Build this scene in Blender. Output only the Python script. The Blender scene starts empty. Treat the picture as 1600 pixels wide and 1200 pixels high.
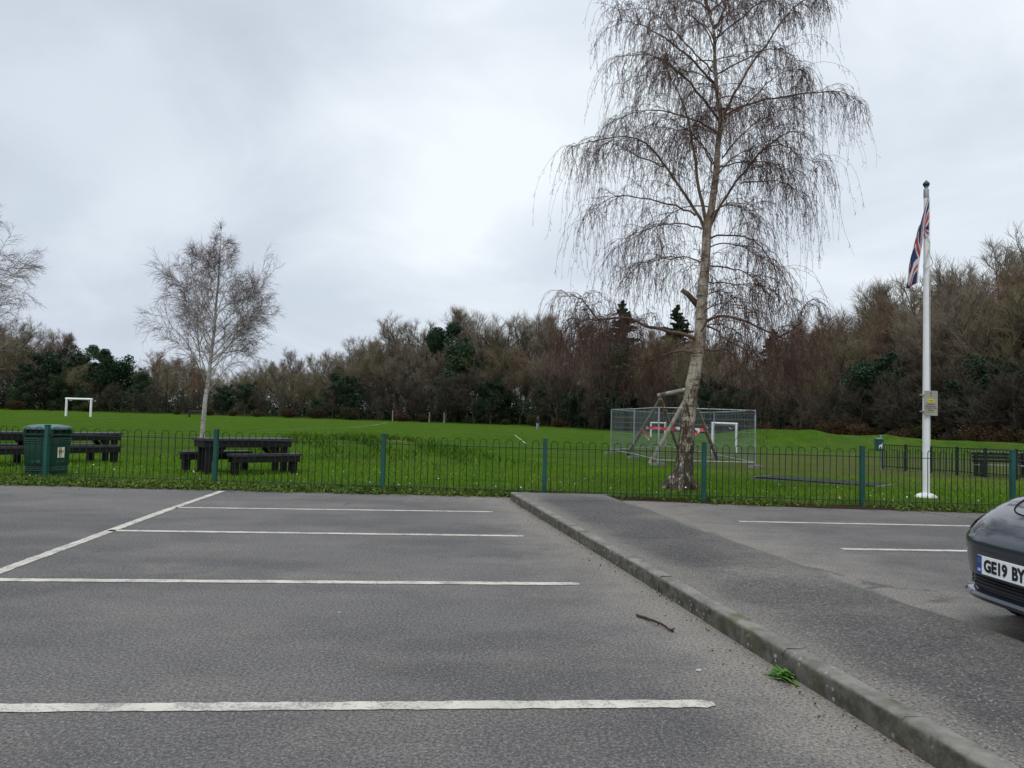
import bpy, bmesh, math, random
import numpy as np
from mathutils import Vector, Matrix
R_ = math.radians
rng = np.random.default_rng(11)
random.seed(5)
scene = bpy.context.scene
col = scene.collection

# ------------------------------------------------------------------ camera
F_PX = 1209.0; CAM_H = 1.30
PITCH = math.atan(53 / F_PX); ROLL = 0.024
cX = np.array([1, 0, 0.]); cF = np.array([0, math.cos(PITCH), math.sin(PITCH)])
cU0 = np.array([0, -math.sin(PITCH), math.cos(PITCH)])
cR = math.cos(ROLL) * cX + math.sin(ROLL) * cU0
cU = math.cos(ROLL) * cU0 - math.sin(ROLL) * cX
CAM = np.array([0, 0, CAM_H])
cd = bpy.data.cameras.new('camera'); cam = bpy.data.objects.new('camera', cd); col.objects.link(cam)
cd.sensor_width = 36; cd.sensor_fit = 'HORIZONTAL'; cd.lens = 36 * F_PX / 1600
cd.clip_start = 0.05; cd.clip_end = 3000
M = Matrix.Identity(4)
for i in range(3):
    M[i][0] = cR[i]; M[i][1] = cU[i]; M[i][2] = -cF[i]; M[i][3] = CAM[i]
cam.matrix_world = M
scene.camera = cam

# ------------------------------------------------------------------ sky and sun (overcast)
SUN_EL, SUN_AZ = R_(52), R_(-150)         # behind the viewer's left shoulder, only a soft glow through the cloud
w = bpy.data.worlds.new('World'); scene.world = w; w.use_nodes = True
nt = w.node_tree; nd = nt.nodes; lk = nt.links
nd.clear()
out = nd.new('ShaderNodeOutputWorld'); bg = nd.new('ShaderNodeBackground')
lk.new(bg.outputs[0], out.inputs[0]); bg.inputs[1].default_value = 0.1
sky = nd.new('ShaderNodeTexSky'); sky.sky_type = 'NISHITA'; sky.sun_disc = False
sky.sun_elevation = SUN_EL; sky.sun_rotation = SUN_AZ
tc = nd.new('ShaderNodeTexCoord'); sep = nd.new('ShaderNodeSeparateXYZ'); lk.new(tc.outputs['Generated'], sep.inputs[0])
def wmath(op, a, b=None, clamp=False):
    m = nd.new('ShaderNodeMath'); m.operation = op; m.use_clamp = clamp
    for i, v in enumerate((a, b)):
        if v is None: continue
        if isinstance(v, (int, float)): m.inputs[i].default_value = v
        else: lk.new(v, m.inputs[i])
    return m.outputs[0]
zpos = wmath('ADD', wmath('MAXIMUM', sep.outputs[2], 0.0), 0.40)
comb = nd.new('ShaderNodeCombineXYZ')
lk.new(wmath('DIVIDE', sep.outputs[0], zpos), comb.inputs[0]); lk.new(wmath('DIVIDE', sep.outputs[1], zpos), comb.inputs[1])
def wnoise(scale, detail, rough, off, dist=0.0):
    mp = nd.new('ShaderNodeMapping'); mp.inputs['Location'].default_value = off
    mp.inputs['Scale'].default_value = (1.15, 1.15, 1)
    lk.new(comb.outputs[0], mp.inputs[0])
    n = nd.new('ShaderNodeTexNoise'); n.inputs['Scale'].default_value = scale; n.inputs['Detail'].default_value = detail
    n.inputs['Roughness'].default_value = rough; n.inputs['Distortion'].default_value = dist
    lk.new(mp.outputs[0], n.inputs['Vector']); return n.outputs['Fac']
def wramp(v, a, b):
    m = nd.new('ShaderNodeMapRange'); m.interpolation_type = 'SMOOTHSTEP'
    m.inputs[1].default_value = a; m.inputs[2].default_value = b; lk.new(v, m.inputs[0]); return m.outputs[0]
n1 = wramp(wnoise(0.75, 4, 0.5, (3.1, 0.4, 0), 0.3), 0.30, 0.70)
n2 = wramp(wnoise(1.7, 6, 0.55, (7.7, 2.4, 0), 0.5), 0.32, 0.70)
# a thin bright gap in the cloud ahead
def blob(px, py, lo, hi):
    d = cF + cR * (px - 800) / F_PX + cU * (600 - py) / F_PX; d = d / np.linalg.norm(d)
    dp = nd.new('ShaderNodeVectorMath'); dp.operation = 'DOT_PRODUCT'; lk.new(tc.outputs['Generated'], dp.inputs[0])
    dp.inputs[1].default_value = tuple(d)
    return wramp(dp.outputs['Value'], lo, hi)
b1 = wmath('MULTIPLY', blob(690, 190, 0.968, 1.0), 0.30)
b2 = wmath('MULTIPLY', blob(1450, 120, 0.86, 1.0), 0.34)
b3 = wmath('MULTIPLY', blob(150, 130, 0.90, 1.0), -0.14)
dens = wmath('ADD', wmath('MULTIPLY', n1, 0.34), wmath('MULTIPLY', n2, 0.40))
dens = wmath('ADD', dens, wmath('ADD', b1, wmath('ADD', b2, b3)))
dens = wmath('ADD', dens, 0.13, True)
cr = nd.new('ShaderNodeValToRGB'); lk.new(dens, cr.inputs[0])
els = cr.color_ramp.elements
els[0].position = 0.0; els[0].color = (0.54, 0.605, 0.69, 1)
els[1].position = 1.0; els[1].color = (0.93, 1.0, 1.05, 1)
e = els.new(0.42); e.color = (0.66, 0.73, 0.83, 1)
zen = wmath('ADD', wmath('MULTIPLY', wramp(sep.outputs[2], 0.42, 0.95), 1.0), 1.0)
mul = nd.new('ShaderNodeVectorMath'); mul.operation = 'SCALE'; lk.new(cr.outputs[0], mul.inputs[0])
lk.new(wmath('MULTIPLY', zen, 10.0), mul.inputs['Scale'])
mix = nd.new('ShaderNodeMix'); mix.data_type = 'RGBA'; mix.inputs[0].default_value = 0.96
lk.new(sky.outputs[0], mix.inputs[6]); lk.new(mul.outputs[0], mix.inputs[7])
lk.new(mix.outputs[2], bg.inputs[0])
sl = bpy.data.lights.new('sun', 'SUN'); sl.energy = 0.9; sl.angle = R_(25); sl.color = (1, 0.97, 0.92)
so = bpy.data.objects.new('sun', sl); col.objects.link(so)
so.rotation_euler = Vector((-math.sin(SUN_AZ) * math.cos(SUN_EL), -math.cos(SUN_AZ) * math.cos(SUN_EL), -math.sin(SUN_EL))).to_track_quat('-Z', 'Y').to_euler()
scene.view_settings.view_transform = 'Standard'; scene.view_settings.look = 'None'
scene.view_settings.exposure = 0.0; scene.view_settings.gamma = 1.0

# ------------------------------------------------------------------ terrain
def sm(a, b, x):
    t = np.clip((np.asarray(x, float) - a) / (b - a), 0, 1); return t * t * (3 - 2 * t)
EDGE_X = [-60, -8.4, 0, 2.2, 5, 7.5, 30]; EDGE_Y = [14.5, 12.86, 12.76, 12.66, 12.2, 12.1, 10.6]
def edge_y(x): return np.interp(x, EDGE_X, EDGE_Y)
MOUNDS = [(-5.9, 24.0, .62, 2.0, 1.7, 0), (-3.9, 25.2, .50, 1.6, 1.5, 0), (-2.0, 24.2, .50, 1.6, 1.4, 0), (-7.4, 24.6, .30, 1.3, 1.2, 0),
          (11.5, 56, .55, 1.8, 1.8, 0), (16.4, 53, .35, 1.2, 1.5, 0), (20.4, 52, .4, 1.1, 1.4, 0), (24.8, 51, .4, 1.2, 1.4, 0), (30, 50, .4, 1.6, 1.5, 0), (36.5, 49, .4, 1.5, 1.5, 0),
          (14.5, 55, .75, 3.2, 2.5, 0), (18.5, 54, .95, 2.6, 2.5, 0), (22.5, 53, .85, 3.2, 2.4, 0), (27, 52, .7, 3.0, 2.2, 0),
          (33, 52, .75, 4, 2.4, 0), (40, 50, .6, 4, 2.2, 0)]
def terrain(x, y):
    x = np.asarray(x, float); y = np.asarray(y, float)
    e = y - edge_y(x)
    z = -.06 + .09 * sm(-.22, .12, e) + .03 * sm(.1, 1.5, e) - .26 * sm(2.5, 13, e)
    z = z - .10 * sm(6, 14, x) * sm(6, 16, e)
    z = z + .42 * sm(100, 150, y) + .5 * np.clip(-x / 80, 0, 1.3) * sm(90, 150, y)
    z = z + .3 * sm(58, 85, y) * sm(10, 40, x)
    for mx, my, h, sx, sy, _ in MOUNDS:
        z = z + h * np.exp(-((x - mx) / sx) ** 2 - ((y - my) / sy) ** 2)
    return z
def ray(px, py): return cF + cR * (px - 800) / F_PX + cU * (600 - py) / F_PX
def at_depth(px, py, Y):                      # world point on a pixel's ray at distance Y ahead
    d = ray(px, py); return CAM + d * (Y / d[1])
def at_z(px, py, z=0.0):
    d = ray(px, py); return CAM + d * ((z - CAM_H) / d[2])
def on_ground(px, py):
    z = 0.0
    for _ in range(25):
        p = at_z(px, py, z); z = .5 * z + .5 * float(terrain(p[0], p[1]))
    return p
def foot(px, D):                               # ground point in a picture column at distance D
    d = ray(px, 650); x = d[0] / d[1] * D
    return np.array([x, D, float(terrain(x, D))])

# ------------------------------------------------------------------ materials
class NT:
    def __init__(s, name):
        s.m = bpy.data.materials.new(name); s.m.use_nodes = True
        s.n = s.m.node_tree.nodes; s.l = s.m.node_tree.links
        s.b = s.n['Principled BSDF']
        s.geo = s.n.new('ShaderNodeNewGeometry'); s.tc = s.n.new('ShaderNodeTexCoord')
    def set(s, sock, v):
        if isinstance(v, (int, float)): sock.default_value = v
        elif isinstance(v, (tuple, list)): sock.default_value = (*v, 1) if len(v) == 3 and sock.type == 'RGBA' else v
        else: s.l.new(v, sock)
    def noise(s, scale, detail=4, rough=.55, vec=None, sc=None, dist=0):
        n = s.n.new('ShaderNodeTexNoise'); n.inputs['Scale'].default_value = scale; n.inputs['Detail'].default_value = detail
        n.inputs['Roughness'].default_value = rough; n.inputs['Distortion'].default_value = dist
        s.l.new(s.vec(vec, sc), n.inputs['Vector']); return n.outputs['Fac']
    def vec(s, vec=None, sc=None):
        v = vec or s.geo.outputs['Position']
        if sc:
            mp = s.n.new('ShaderNodeMapping'); mp.inputs['Scale'].default_value = sc; s.l.new(v, mp.inputs[0]); v = mp.outputs[0]
        return v
    def voro(s, scale, vec=None, feature='F1', out='Distance', sc=None):
        n = s.n.new('ShaderNodeTexVoronoi'); n.feature = feature; n.inputs['Scale'].default_value = scale
        s.l.new(s.vec(vec, sc), n.inputs['Vector']); return n.outputs[out]
    def ramp(s, v, a, b, lo=0., hi=1.):
        m = s.n.new('ShaderNodeMapRange'); m.interpolation_type = 'SMOOTHSTEP'
        for i, q in enumerate((a, b, lo, hi)): m.inputs[i + 1].default_value = q
        s.l.new(v, m.inputs[0]); return m.outputs[0]
    def mix(s, f, a, b, mode='MIX'):
        m = s.n.new('ShaderNodeMix'); m.data_type = 'RGBA'; m.blend_type = mode
        s.set(m.inputs[0], f); s.set(m.inputs[6], a); s.set(m.inputs[7], b); return m.outputs[2]
    def math(s, op, a, b=0., clamp=False):
        m = s.n.new('ShaderNodeMath'); m.operation = op; m.use_clamp = clamp
        s.set(m.inputs[0], a); s.set(m.inputs[1], b); return m.outputs[0]
    def attr(s, name):
        a = s.n.new('ShaderNodeAttribute'); a.attribute_name = name; return a.outputs['Fac']
    def objrand(s):
        return s.n.new('ShaderNodeObjectInfo').outputs['Random']
    def bump(s, h, strength=.4, dist=.01):
        b = s.n.new('ShaderNodeBump'); b.inputs['Strength'].default_value = strength; b.inputs['Distance'].default_value = dist
        s.l.new(h, b.inputs['Height']); s.l.new(b.outputs[0], s.b.inputs['Normal'])
    def fin(s, c, rough=.8, spec=.3, metal=0.):
        s.set(s.b.inputs['Base Color'], c); s.set(s.b.inputs['Roughness'], rough)
        s.b.inputs['Specular IOR Level'].default_value = spec; s.b.inputs['Metallic'].default_value = metal; return s.m

def simple(name, c, c2=None, scale=6, rough=.6, spec=.4, metal=0., bump=0., bscale=60, detail=5, lo=.35, hi=.65, sc=None):
    t = NT(name); c2 = c2 or tuple(q * .75 for q in c)
    ob = t.tc.outputs['Object']
    n = t.ramp(t.noise(scale, detail, vec=ob, sc=sc), lo, hi)
    if bump: t.bump(t.noise(bscale, 4, vec=ob), bump, .004)
    return t.fin(t.mix(n, c, c2), rough, spec, metal)

def leafy(name, c, c2, rough=.7, spec=.2, trans=0.15):
    t = NT(name)
    n = t.ramp(t.noise(.55, 3), .35, .65)
    r = t.geo.outputs['Random Per Island']
    k = t.math('ADD', t.math('MULTIPLY', r, .6), t.math('MULTIPLY', n, .4))
    c_ = t.mix(k, c, c2)
    o = t.objrand()
    c_ = t.mix(t.math('MULTIPLY', o, .35), c_, tuple(q * .55 for q in c))
    return t.fin(c_, rough, spec)

MAT = {}
def asphalt(name, base, dust, dark, coarse):
    t = NT(name)
    big = t.ramp(t.noise(.42, 6, .62, sc=(.7, 1, 1)), .42, .60)
    mid = t.ramp(t.noise(1.1, 6, .65, sc=(.45, 1, 1)), .42, .68)
    stain = t.ramp(t.noise(.9, 5, .7, sc=(.6, 1, 1)), .56, .70)
    fine = t.noise(60, 6, .7)
    sp = t.voro(coarse)
    spk = t.voro(coarse * 1.3, out='Color')
    sx = t.n.new('ShaderNodeSeparateColor'); t.l.new(spk, sx.inputs[0])
    stone = t.math('MULTIPLY', t.ramp(sx.outputs[0], .72, .98), t.ramp(sp, .62, .2))
    c = t.mix(big, base, dark)
    c = t.mix(t.math('MULTIPLY', mid, .28), c, dust)
    c = t.mix(t.math('MULTIPLY', stain, .7), c, tuple(q * .62 for q in base))
    drip = t.math('MULTIPLY', t.ramp(t.voro(1.15), .05, .13, 1, 0), t.ramp(t.noise(.8, 2), .52, .58))
    c = t.mix(t.math('MULTIPLY', drip, .55), c, (.03, .028, .026))
    dustm = t.attr('dust')
    dn = t.ramp(t.math('ADD', dustm, t.math('MULTIPLY', t.math('SUBTRACT', t.noise(2.2, 6, .7), .5), 1.3)), .10, .85)
    c = t.mix(t.math('MULTIPLY', dn, .85), c, dust)
    rust = t.attr('rust')
    rn = t.ramp(t.math('ADD', rust, t.math('MULTIPLY', t.math('SUBTRACT', t.noise(4, 6, .7), .5), 1.1)), .38, .9)
    c = t.mix(t.math('MULTIPLY', rn, .75), c, (.13, .085, .035))
    c = t.mix(t.ramp(fine, .38, .54, .75, 0.), c, tuple(q * .40 for q in dark))
    c = t.mix(t.ramp(t.noise(62, 5, .85), .46, .62, .0, .5), c, tuple(q * .58 for q in dark))
    c = t.mix(t.ramp(t.noise(60, 4, .75), .53, .66, 0, .5), c, tuple(min(q * 2.0, .34) for q in base))
    c = t.mix(t.math('MULTIPLY', stone, .6), c, (.40, .38, .36))
    # hairline cracks
    ck = t.voro(.45, vec=None, feature='DISTANCE_TO_EDGE')
    wob = t.noise(3.5, 5, .7)
    ckm = t.math('MULTIPLY', t.ramp(t.math('ADD', ck, t.math('MULTIPLY', t.math('SUBTRACT', wob, .5), .12)), .0, .007, 1, 0), t.ramp(t.noise(.5, 2), .56, .66))
    c = t.mix(t.math('MULTIPLY', ckm, .6), c, (.02, .02, .018))
    h = t.math('ADD', t.math('MULTIPLY', fine, .6), t.math('MULTIPLY', sp, .8))
    t.bump(h, .22, .008)
    return t.fin(c, .82, .35)
MAT['asphalt'] = asphalt('asphalt', (.136, .124, .115), (.285, .250, .203), (.083, .076, .072), 130)
MAT['path_asphalt'] = asphalt('path_asphalt', (.088, .079, .072), (.215, .191, .158), (.050, .045, .042), 75)
def paint_mat():
    t = NT('road_paint')
    n = t.noise(5, 6, .75); f = t.noise(60, 6, .8)
    wear = t.ramp(t.math('ADD', t.math('MULTIPLY', n, .55), t.math('MULTIPLY', f, .55)), .535, .635)
    c = t.mix(t.ramp(t.noise(3, 5), .35, .65), (.60, .55, .47), (.49, .45, .385))
    c = t.mix(t.math('MULTIPLY', wear, .75), c, (.19, .18, .165))
    ck = t.voro(6, feature='DISTANCE_TO_EDGE')
    c = t.mix(t.math('MULTIPLY', t.ramp(t.math('ADD', ck, t.math('MULTIPLY', t.noise(14, 4), .08)), .035, .05, 1, 0), .4), c, (.25, .24, .22))
    t.bump(f, .4, .004); return t.fin(c, .75, .3)
MAT['paint'] = paint_mat()
def kerb_mat():
    t = NT('kerb_concrete')
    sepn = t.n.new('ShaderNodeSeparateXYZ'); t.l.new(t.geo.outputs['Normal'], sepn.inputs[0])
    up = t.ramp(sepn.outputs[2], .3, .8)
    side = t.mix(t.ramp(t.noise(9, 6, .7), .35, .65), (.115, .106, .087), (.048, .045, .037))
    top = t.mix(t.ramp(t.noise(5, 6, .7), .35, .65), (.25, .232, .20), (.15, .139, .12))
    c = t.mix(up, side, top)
    lv = t.math('ADD', t.voro(24), t.math('MULTIPLY', t.math('SUBTRACT', t.noise(22, 4), .5), .4))
    lich = t.math('MULTIPLY', t.ramp(lv, .19, .31, 1, 0), t.ramp(t.noise(7, 4), .46, .60))
    c = t.mix(t.math('MULTIPLY', lich, .75), c, (.33, .33, .28))
    c = t.mix(t.math('MULTIPLY', t.ramp(t.noise(3.3, 5), .55, .70), .7), c, (.065, .075, .025))
    t.bump(t.noise(70, 5, .7), .7, .01); return t.fin(c, .9, .2)
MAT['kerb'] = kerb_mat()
def grass_ground():
    t = NT('grass_turf')
    n1 = t.ramp(t.noise(.22, 5, .6), .35, .66); n2 = t.ramp(t.noise(1.6, 5, .65), .34, .66); n3 = t.noise(14, 5, .7)
    c = t.mix(n1, (.074, .152, .014), (.110, .182, .022))
    c = t.mix(t.math('MULTIPLY', n2, .75), c, (.042, .094, .012))
    c = t.mix(t.ramp(t.noise(.09, 5, .65), .46, .66, 0, .5), c, (.105, .135, .042))
    c = t.mix(t.ramp(t.noise(.5, 6, .7), .52, .68, 0, .6), c, (.105, .150, .030))
    # mowing bands across the pitch
    wv = t.n.new('ShaderNodeTexWave'); wv.inputs['Scale'].default_value = .055; wv.inputs['Distortion'].default_value = 1.2
    wv.bands_direction = 'Y'; t.l.new(t.geo.outputs['Position'], wv.inputs['Vector'])
    c = t.mix(t.math('MULTIPLY', wv.outputs['Fac'], .22), c, (.040, .086, .005))
    c = t.mix(t.ramp(n3, .3, .62, .6, 0.), c, (.014, .036, .005))
    worn = t.math('ADD', t.attr('worn'), t.math('MULTIPLY', t.math('SUBTRACT', t.noise(.9, 6, .7), .5), .9))
    c = t.mix(t.ramp(worn, .3, 1.0, 0, .75), c, t.mix(t.noise(3, 4), (.135, .125, .048), (.095, .080, .045)))
    soil = t.math('ADD', t.attr('soil'), t.math('MULTIPLY', t.math('SUBTRACT', t.noise(2.5, 5, .7), .5), .7))
    c = t.mix(t.ramp(soil, .38, .62), c, t.mix(t.noise(6, 5), (.30, .21, .13), (.19, .13, .08)))
    dirt = t.math('ADD', t.attr('dirt'), t.math('MULTIPLY', t.math('SUBTRACT', t.noise(3, 5, .7), .5), .6))
    c = t.mix(t.ramp(dirt, .35, .6), c, t.mix(t.noise(30, 5), (.035, .026, .017), (.075, .055, .036)))
    t.bump(t.math('ADD', n3, t.noise(40, 4)), 1.0, .05)
    return t.fin(c, .95, .0)
MAT['turf'] = grass_ground()
MAT['blade'] = leafy('grass_blade', (.095, .215, .012), (.20, .31, .028), .8, .05)
MAT['mound_blade'] = leafy('mound_grass_blade', (.050, .125, .010), (.15, .26, .024), .8, .05)
MAT['weed'] = leafy('weed_leaf', (.055, .115, .014), (.14, .18, .035), .7, .15)
MAT['litter'] = leafy('dead_leaf', (.10, .06, .03), (.19, .12, .06), .9, .1)
MAT['dandelion'] = leafy('dandelion_leaf', (.06, .15, .016), (.11, .23, .03), .5, .35)
MAT['fence_green'] = simple('fence_green_paint', (.007, .030, .017), (.004, .018, .011), 4, .5, .3)
MAT['post_green'] = simple('post_green_paint', (.006, .075, .058), (.004, .052, .042), 3, .4, .5, bump=.05)
MAT['bin_green'] = simple('bin_green_plastic', (.007, .058, .034), (.005, .036, .022), 3, .45, .5, bump=.08)
MAT['bin_lid'] = simple('bin_lid_plastic', (.075, .155, .135), (.05, .115, .10), 4, .5, .5)
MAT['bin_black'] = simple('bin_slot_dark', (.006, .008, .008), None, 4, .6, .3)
MAT['sticker_white'] = simple('white_sticker', (.72, .72, .66), None, 8, .6, .3, lo=.5, hi=.9)
MAT['sticker_yellow'] = simple('yellow_sticker', (.55, .42, .02), None, 8, .6)
MAT['dark_timber'] = simple('dark_plastic_timber', (.019, .0145, .0145), (.009, .007, .007), 3, .6, .22, bump=.2, bscale=35, sc=(1, 8, 8))
MAT['timber_top'] = simple('weathered_slat_top', (.055, .047, .047), (.028, .024, .025), 5, .5, .4, bump=.2)
MAT['white_paint'] = simple('white_gloss_paint', (.80, .80, .79), (.66, .67, .66), 2.5, .4, .5, lo=.4, hi=.8)
MAT['white_goal'] = simple('white_goal_paint', (.85, .85, .84), (.72, .72, .72), 3, .4, .5)
MAT['white_mound'] = simple('whitewashed_concrete', (.78, .78, .76), (.5, .5, .47), 9, .8, .2, bump=.4, bscale=30)
MAT['finial'] = simple('dark_finial', (.03, .034, .038), None, 5, .35, .5)
MAT['galv'] = simple('galvanised_steel', (.42, .45, .47), (.27, .29, .31), 6, .42, .5, .6)
MAT['galv_wire'] = simple('mesh_wire', (.22, .26, .27), (.16, .19, .20), 6, .5, .5, .4)
MAT['rubber_foot'] = simple('concrete_foot', (.20, .20, .20), (.12, .12, .12), 12, .9, .2)
MAT['pole_timber'] = simple('grey_round_timber', (.31, .255, .205), (.18, .145, .115), 3, .85, .2, bump=.5, bscale=20, sc=(5, 5, .6))
MAT['beam_timber'] = simple('pale_beam', (.33, .31, .27), (.18, .17, .15), 4, .85, .2, bump=.4)
MAT['log'] = simple('bare_log', (.40, .33, .26), (.22, .17, .13), 4, .9, .2, bump=.5, bscale=18)
def tape_mat():
    t = NT('barrier_tape'); wv = t.n.new('ShaderNodeTexWave'); wv.bands_direction = 'DIAGONAL'; wv.inputs['Scale'].default_value = 1.3
    t.l.new(t.tc.outputs['Object'], wv.inputs['Vector'])
    return t.fin(t.mix(t.ramp(wv.outputs['Fac'], .62, .68), (.75, .05, .06), (.8, .72, .7)), .4, .4)
MAT['tape'] = tape_mat()
MAT['sign_panel'] = simple('sign_panel', (.36, .33, .27), (.30, .27, .215), 5, .5, .4)
MAT['sign_ink'] = simple('sign_ink', (.045, .06, .045), None, 5, .6)
MAT['sign_yellow'] = simple('sign_yellow', (.60, .52, .02), (.5, .45, .02), 5, .5)
MAT['flag_blue'] = simple('flag_blue', (.028, .045, .115), (.020, .032, .085), 5, .8, .2)
MAT['flag_white'] = simple('flag_white', (.60, .59, .58), (.47, .46, .47), 5, .8, .2)
MAT['flag_red'] = simple('flag_red', (.42, .075, .085), (.32, .05, .065), 5, .8, .2)
MAT['rope'] = simple('halyard_rope', (.62, .61, .57), None, 20, .9)
MAT['trench'] = simple('sunken_rubber', (.012, .012, .013), None, 5, .8, .3)
MAT['slab'] = simple('slab_edge', (.20, .19, .17), (.12, .115, .10), 8, .9, .2, bump=.4)
MAT['rail_dark'] = simple('railing_dark_paint', (.008, .022, .016), (.005, .013, .01), 4, .45, .5)
MAT['stick'] = simple('bare_stick', (.035, .018, .012), (.065, .035, .022), 20, .8, .2)
MAT['stone'] = simple('pale_stone', (.55, .52, .46), (.40, .38, .33), 30, .8, .2)
MAT['skin'] = simple('skin', (.45, .27, .19), None, 5, .6)
MAT['coat'] = simple('dark_coat', (.018, .022, .032), None, 5, .8)
MAT['trousers'] = simple('pale_trousers', (.32, .36, .42), (.25, .28, .33), 5, .8)
MAT['hair'] = simple('dark_hair', (.03, .02, .015), None, 5, .7)

def bark_mat(name, white, tan, dark, basez, span, islands=False):
    t = NT(name); ob = t.tc.outputs['Object']
    sp = t.n.new('ShaderNodeSeparateXYZ'); t.l.new(ob, sp.inputs[0])
    hz = t.ramp(sp.outputs[2], basez, basez + span)
    c = t.mix(t.ramp(t.noise(3.2, 5, .65, vec=ob), .36, .62), white, tan)
    band = t.ramp(t.noise(9, 5, .6, vec=ob, sc=(.35, .35, 2.6)), .55, .64)
    c = t.mix(t.math('MULTIPLY', band, .8), c, dark)
    fis = t.math('SUBTRACT', t.noise(11, 6, .7, vec=ob, sc=(1.3, 1.3, .42)), t.math('MULTIPLY', hz, .24))
    fm = t.ramp(fis, .38, .47)
    c = t.mix(t.math('MULTIPLY', fm, .93), c, t.mix(t.noise(14, 4, vec=ob), dark, tuple(q * 2.2 for q in dark)))
    t.bump(t.math('ADD', t.math('MULTIPLY', fis, -1), t.noise(30, 5, vec=ob)), .9, .03)
    return t.fin(c, .85, .25)
MAT['bark_big'] = bark_mat('mature_birch_bark', (.52, .46, .37), (.22, .165, .105), (.030, .021, .015), .1, 3.0)
MAT['bark_young'] = bark_mat('young_birch_bark', (.52, .50, .45), (.33, .30, .25), (.035, .03, .026), -2, 1.2)
def twig_mat(name, c, c2):
    t = NT(name); r = t.geo.outputs['Random Per Island']
    c_ = t.mix(r, c, c2); o = t.objrand()
    c_ = t.mix(t.math('MULTIPLY', o, .3), c_, tuple(q * .62 for q in c)); return t.fin(c_, .8, .2)
MAT['limb_big'] = simple('birch_limb_bark', (.19, .135, .095), (.085, .058, .042), 2.5, .85, .2, bump=.3)
MAT['twig_big'] = twig_mat('birch_twigs', (.066, .036, .030), (.165, .092, .070))
MAT['limb_young'] = simple('young_limb_bark', (.30, .26, .21), (.13, .105, .085), 1.2, .8, .25)
MAT['twig_young'] = twig_mat('young_birch_twigs', (.145, .105, .10), (.25, .185, .175))
MAT['wood_bark'] = simple('woodland_bark', (.10, .088, .064), (.045, .04, .03), 1.5, .9, .15)
MAT['twig_grey'] = twig_mat('woodland_twigs_grey', (.185, .150, .108), (.31, .255, .185))
MAT['twig_olive'] = twig_mat('woodland_twigs_olive', (.155, .130, .072), (.27, .225, .125))
MAT['twig_dark'] = twig_mat('scrub_twigs', (.060, .048, .036), (.115, .095, .070))
MAT['twig_red'] = twig_mat('woodland_twigs_russet', (.180, .118, .080), (.30, .205, .142))
MAT['pine'] = leafy('pine_needles', (.010, .030, .013), (.026, .060, .022))
MAT['holly'] = leafy('holly_leaves', (.016, .034, .018), (.042, .072, .034), .6, .2)
MAT['ivy'] = leafy('ivy_leaves', (.016, .040, .012), (.045, .080, .022), .5, .35)
MAT['gorse'] = leafy('gorse_needles', (.036, .034, .012), (.075, .065, .022))
MAT['bracken'] = leafy('dead_bracken', (.055, .034, .018), (.10, .062, .032), .9, .1)

def car_paint():
    t = NT('car_paint'); fl = t.noise(900, 2, .5, vec=t.tc.outputs['Object'])
    m = t.fin(t.mix(t.ramp(fl, .45, .62), (.009, .0125, .021), (.015, .020, .031)), .38, .4, 0.)
    t.b.inputs['Coat Weight'].default_value = 1.0; t.b.inputs['Coat Roughness'].default_value = .04
    return m
MAT['car'] = car_paint()
MAT['car_black'] = simple('car_black_plastic', (.008, .008, .009), None, 20, .5, .4)
MAT['car_gap'] = simple('panel_gap', (.004, .004, .005), None, 20, .8, .1)
MAT['car_glass'] = simple('car_dark_glass', (.006, .008, .009), None, 3, .04, .6)
MAT['headlamp'] = simple('headlamp_lens', (.006, .007, .008), (.016, .018, .02), 14, .12, .35)
MAT['tyre'] = simple('tyre_rubber', (.012, .012, .012), None, 20, .8, .2)
MAT['rim'] = simple('wheel_rim', (.10, .105, .11), None, 9, .35, .5, .7)
MAT['plate_white'] = simple('plate_white', (.78, .79, .80), (.72, .73, .74), 6, .3, .5)
MAT['plate_blue'] = simple('plate_blue', (.012, .06, .33), None, 6, .3, .5)
MAT['plate_ink'] = simple('plate_black', (.006, .006, .007), None, 6, .4, .5)

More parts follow.
